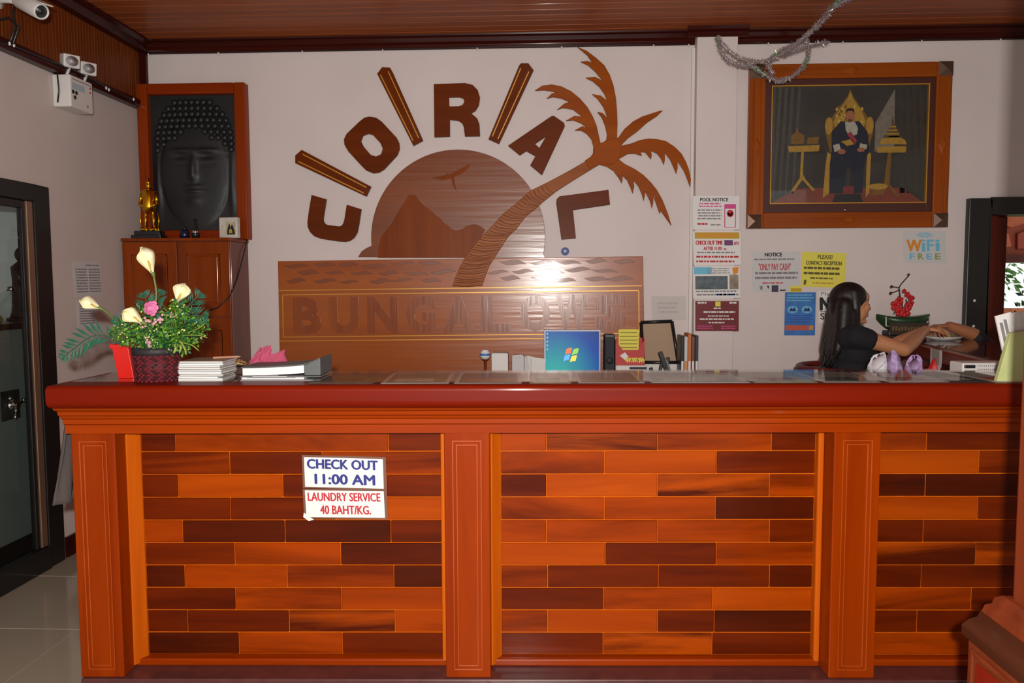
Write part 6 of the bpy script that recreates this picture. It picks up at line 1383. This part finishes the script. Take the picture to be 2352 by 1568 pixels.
for s_ in (-1, 1):
    MB(k).ell(W(1990, 699)+Vector((-.003, s_*.031, 0)), (.006, .011, .005), 10, 8).build('eye', M_ink, wm, True)
    MB(k).tube([W(1990, 690)+Vector((.001, s_*.016, 0)), W(1989, 688)+Vector((.0, s_*.034, .002)), W(1985, 690)+Vector((-.002, s_*.048, 0))], [.002, .003, .001], 6).build('eyebrow', M_hair, wm, True)
MB(k).ell(W(1991, 721), (.0085, .016, .0035), 10, 8).ell(W(1990.5, 726), (.0085, .014, .0035), 10, 8).build('lips', mat('lip', lin((160, 84, 76)), .5), wm, True)

# the woman's chair
ch = thing('tall_chair', 'dark red tall chair under the seated woman', 'chair', (wo.x, YP, 0)); M_chair = wood('chair_red', lin((88, 26, 18)), lin((116, 38, 26)), 'x', .35, .4, 7, 14)
MB().lathe([(0, seatz-.045), (.21, seatz-.045), (.225, seatz-.03), (.22, seatz-.012), (0, seatz-.008)], (0, 0, 0), 28).build('seat', M_chair, ch, True)
for sx_, sy_ in ((1,1),(1,-1),(-1,1),(-1,-1)): MB().tube([(sx_*.14, sy_*.14, seatz-.046), (sx_*.20, sy_*.20, .0005)], [.02, .016], 10).build('leg', M_chair, ch, True)
MB().tube([(.18*math.cos(a), .18*math.sin(a), .22) for a in [2*pi*i/24 for i in range(25)]], .011, 8).build('foot_ring', M_chair, ch, True)
zr = PY(1890, 850, YP-.22).z-.01
rail = [Vector((.21*math.cos(a)-.02, .235*math.sin(a), zr-.0)) for a in [pi*.42+pi*1.16*i/18 for i in range(19)]]
MB().tube(rail, .020, 10, flat=.75).build('back_rail', M_chair, ch, True)
for i in (0, 4, 9, 14, 18): MB().tube([(rail[i].x*.86, rail[i].y*.82, seatz-.012), tuple(rail[i]-Vector((0, 0, .01)))], .010, 8).build('spindle', M_chair, ch, True)

# second person beyond the side counter: only a forearm comes into view
E2, W2 = PY(2236, 782, 4.50), PY(2180, 748, 4.46); E2.z = max(E2.z, RT+.03)
S2 = Vector((E2.x+.20, 4.50, E2.z-.20)); p2o = Vector((S2.x+.17, 4.50, 0))
p2 = thing('person', 'person mostly out of view reaching bare forearm to plate', 'person', p2o); k = p2.location
sz2 = .34; pel2 = Vector((p2o.x+.04, 4.50, sz2+.10)); sh2 = Vector((p2o.x, 4.50, S2.z+.03))
b = MB(k); b.ell(pel2, (.12,.17,.11)).ell(lerp(pel2, sh2, .35), (.10,.14,.14)).ell(lerp(pel2, sh2, .7), (.105,.16,.14)).cap(sh2+Vector((0,-.13,0)), .05, sh2+Vector((0,.13,0)), .05)
hd = sh2+Vector((-.03, 0, .22)); b.cap(sh2, .055, sh2+Vector((-.02,0,.13)), .05).ell(hd, (.09,.075,.095)).ell(hd+Vector((-.05,0,-.06)), (.045,.05,.045)).cap(hd+Vector((-.09,0,.0)), .008, hd+Vector((-.102,0,-.02)), .010)
for s_ in (-1, 1): b.ell(hd+Vector((.0, s_*.074, -.01)), (.018,.010,.028))
b.cap(sh2+Vector((-.02,-.15,-.01)), .05, S2, .046).cap(S2, .046, E2, .038).cap(E2, .039, lerp(E2, W2, .4), .036).cap(lerp(E2, W2, .4), .036, W2, .025)
hand(b, W2, Vector((-1, -.15, -.02)), Vector((0, 0, -1)), Vector((0, -1, 0)), .75, .95)
b.cap(sh2+Vector((0,.15,-.02)), .05, sh2+Vector((-.05,.20,-.26)), .04).cap(sh2+Vector((-.05,.20,-.26)), .04, sh2+Vector((-.18,.12,-.34)), .028)
hand(b, sh2+Vector((-.18,.12,-.34)), Vector((-1,-.3,-.4)), Vector((0,0,-1)), Vector((0,1,0)), .5, .95)
for s_ in (-1, 1):
    kn, an = pel2+Vector((-.22, s_*.11, .0)), pel2+Vector((-.20, s_*.11, -.36)); b.cap(pel2+Vector((0, s_*.09, 0)), .085, kn, .06).cap(kn, .06, an, .04).cap(an, .04, an+Vector((-.12, 0, -.04)), .028)
fuse(b, 'body', mat('skin_tan', lin((168, 106, 72)), .5), p2, .006, 4)
b = MB(k); b.ell(pel2, (.13,.18,.12)).ell(lerp(pel2, sh2, .35), (.115,.155,.15)).ell(lerp(pel2, sh2, .7), (.12,.175,.14)).cap(sh2+Vector((0,-.13,0)), .063, sh2+Vector((0,.13,0)), .063).cap(sh2+Vector((-.02,-.15,-.01)), .062, S2, .058).cap(S2, .058, lerp(S2, E2, .93), .046).cap(sh2+Vector((0,.15,-.02)), .062, sh2+Vector((-.04,.19,-.2)), .052)
fuse(b, 'shirt', mat('charcoal_cotton', lin((34, 32, 34)), .9), p2, .008, 5)
b = MB(k).ell(pel2, (.135,.185,.115))
for s_ in (-1, 1): kn, an = pel2+Vector((-.22, s_*.11, .0)), pel2+Vector((-.20, s_*.11, -.33)); b.cap(pel2+Vector((0, s_*.09, 0)), .097, kn, .072).cap(kn, .072, an, .055)
fuse(b, 'trousers', MATS['navy_denim'], p2, .010, 5)
b = MB(k).ell(hd+Vector((.018, 0, .022)), (.092,.084,.09)); fuse(b, 'hair', M_hair, p2, .008, 3)
for s_ in (-1, 1): MB(k).ell(hd+Vector((-.083, s_*.03, .005)), (.008,.011,.006), 10, 8).build('eye', M_ink, p2, True)
c2 = thing('plain_stool', 'low wooden stool beyond the side counter', 'stool', (pel2.x, pel2.y, 0))
MB().box(-.17, .17, -.17, .17, sz2-.04, sz2-.012).build('seat', M_desk, c2, bevel=.01)
for sx_, sy_ in ((1,1),(1,-1),(-1,1),(-1,-1)): MB().tube([(sx_*.13, sy_*.13, sz2-.041), (sx_*.15, sy_*.15, .0005)], .016, 8).build('leg', M_desk, c2, True)

# ================================================================== GARDEN SEEN THROUGH THE FAR OPENING
rgd = random.Random(12)
def bush(name, label, base, h, r, n, m, cat='shrub', leaf=.09, trunk=True, tm=None):
    t = thing(name, label, cat, base); f = MB()
    for i in range(n):
        dv = Vector((rgd.gauss(0,1), rgd.gauss(0,1), rgd.gauss(0,1))).normalized(); p = Vector((dv.x*r*rgd.uniform(.3,1), dv.y*r*.6*rgd.uniform(.3,1), h*.62+dv.z*h*.38*rgd.uniform(.3,1)))
        td = (dv+Vector((rgd.gauss(0,.5), rgd.gauss(0,.5), rgd.gauss(0,.5)))).normalized(); sd = td.cross(Vector((rgd.gauss(0,1), rgd.gauss(0,1), rgd.gauss(0,1)))).normalized(); L_ = leaf*rgd.uniform(.6,1.3)
        f.add([p, p+td*L_*.5+sd*L_*.22, p+td*L_, p+td*L_*.5-sd*L_*.22], [(0,1,2,3)])
    o = f.build('foliage', m, t, fix=False); o['kind'] = 'stuff'
    if trunk: MB().tube([(0,0,0), (.02,0,h*.4), (0,.02,h*.75)], [.03*h, .022*h, .01*h], 8).build('stem', tm or M_desk, t, True)
M_g1 = mat('garden_leaf', lin((90, 130, 60)), .6, var=.3); M_g2 = mat('garden_leaf_dark', lin((46, 66, 36)), .6, var=.3)
bush('potted_shrub', 'dark leafy potted plant in the next room by opening', (4.05, 6.6, 0), 1.55, .30, 520, M_g2, 'plant', .06)
bush('garden_tree', 'pale green tree in the garden beyond the opening', (6.2, 12.5, -.17), 3.4, 1.5, 1500, M_g1, 'tree', .13)
bush('garden_bush', 'rounded garden bush seen low through the opening', (5.2, 10.5, -.17), 1.5, .9, 600, M_g1, 'shrub', .14)
fz = thing('orange_planter', 'orange clay planter box below the far opening', 'planter', (4.0, 7.35, 0))
MB().box(-.5, .5, -.12, .12, .0005, 1.18).build('box', mat('orange_clay', lin((206, 110, 60)), .7, var=.15), fz, bevel=.01); MB().box(-.54, .54, -.15, .15, 1.18, 1.23).build('rim', MATS['orange_clay'], fz, bevel=.008)
pst = struct(MB().box(3.98, 4.12, YF+.01, YF+.14, .95, zb).build('window_post', M_jamb), 'dark post dividing the far opening')
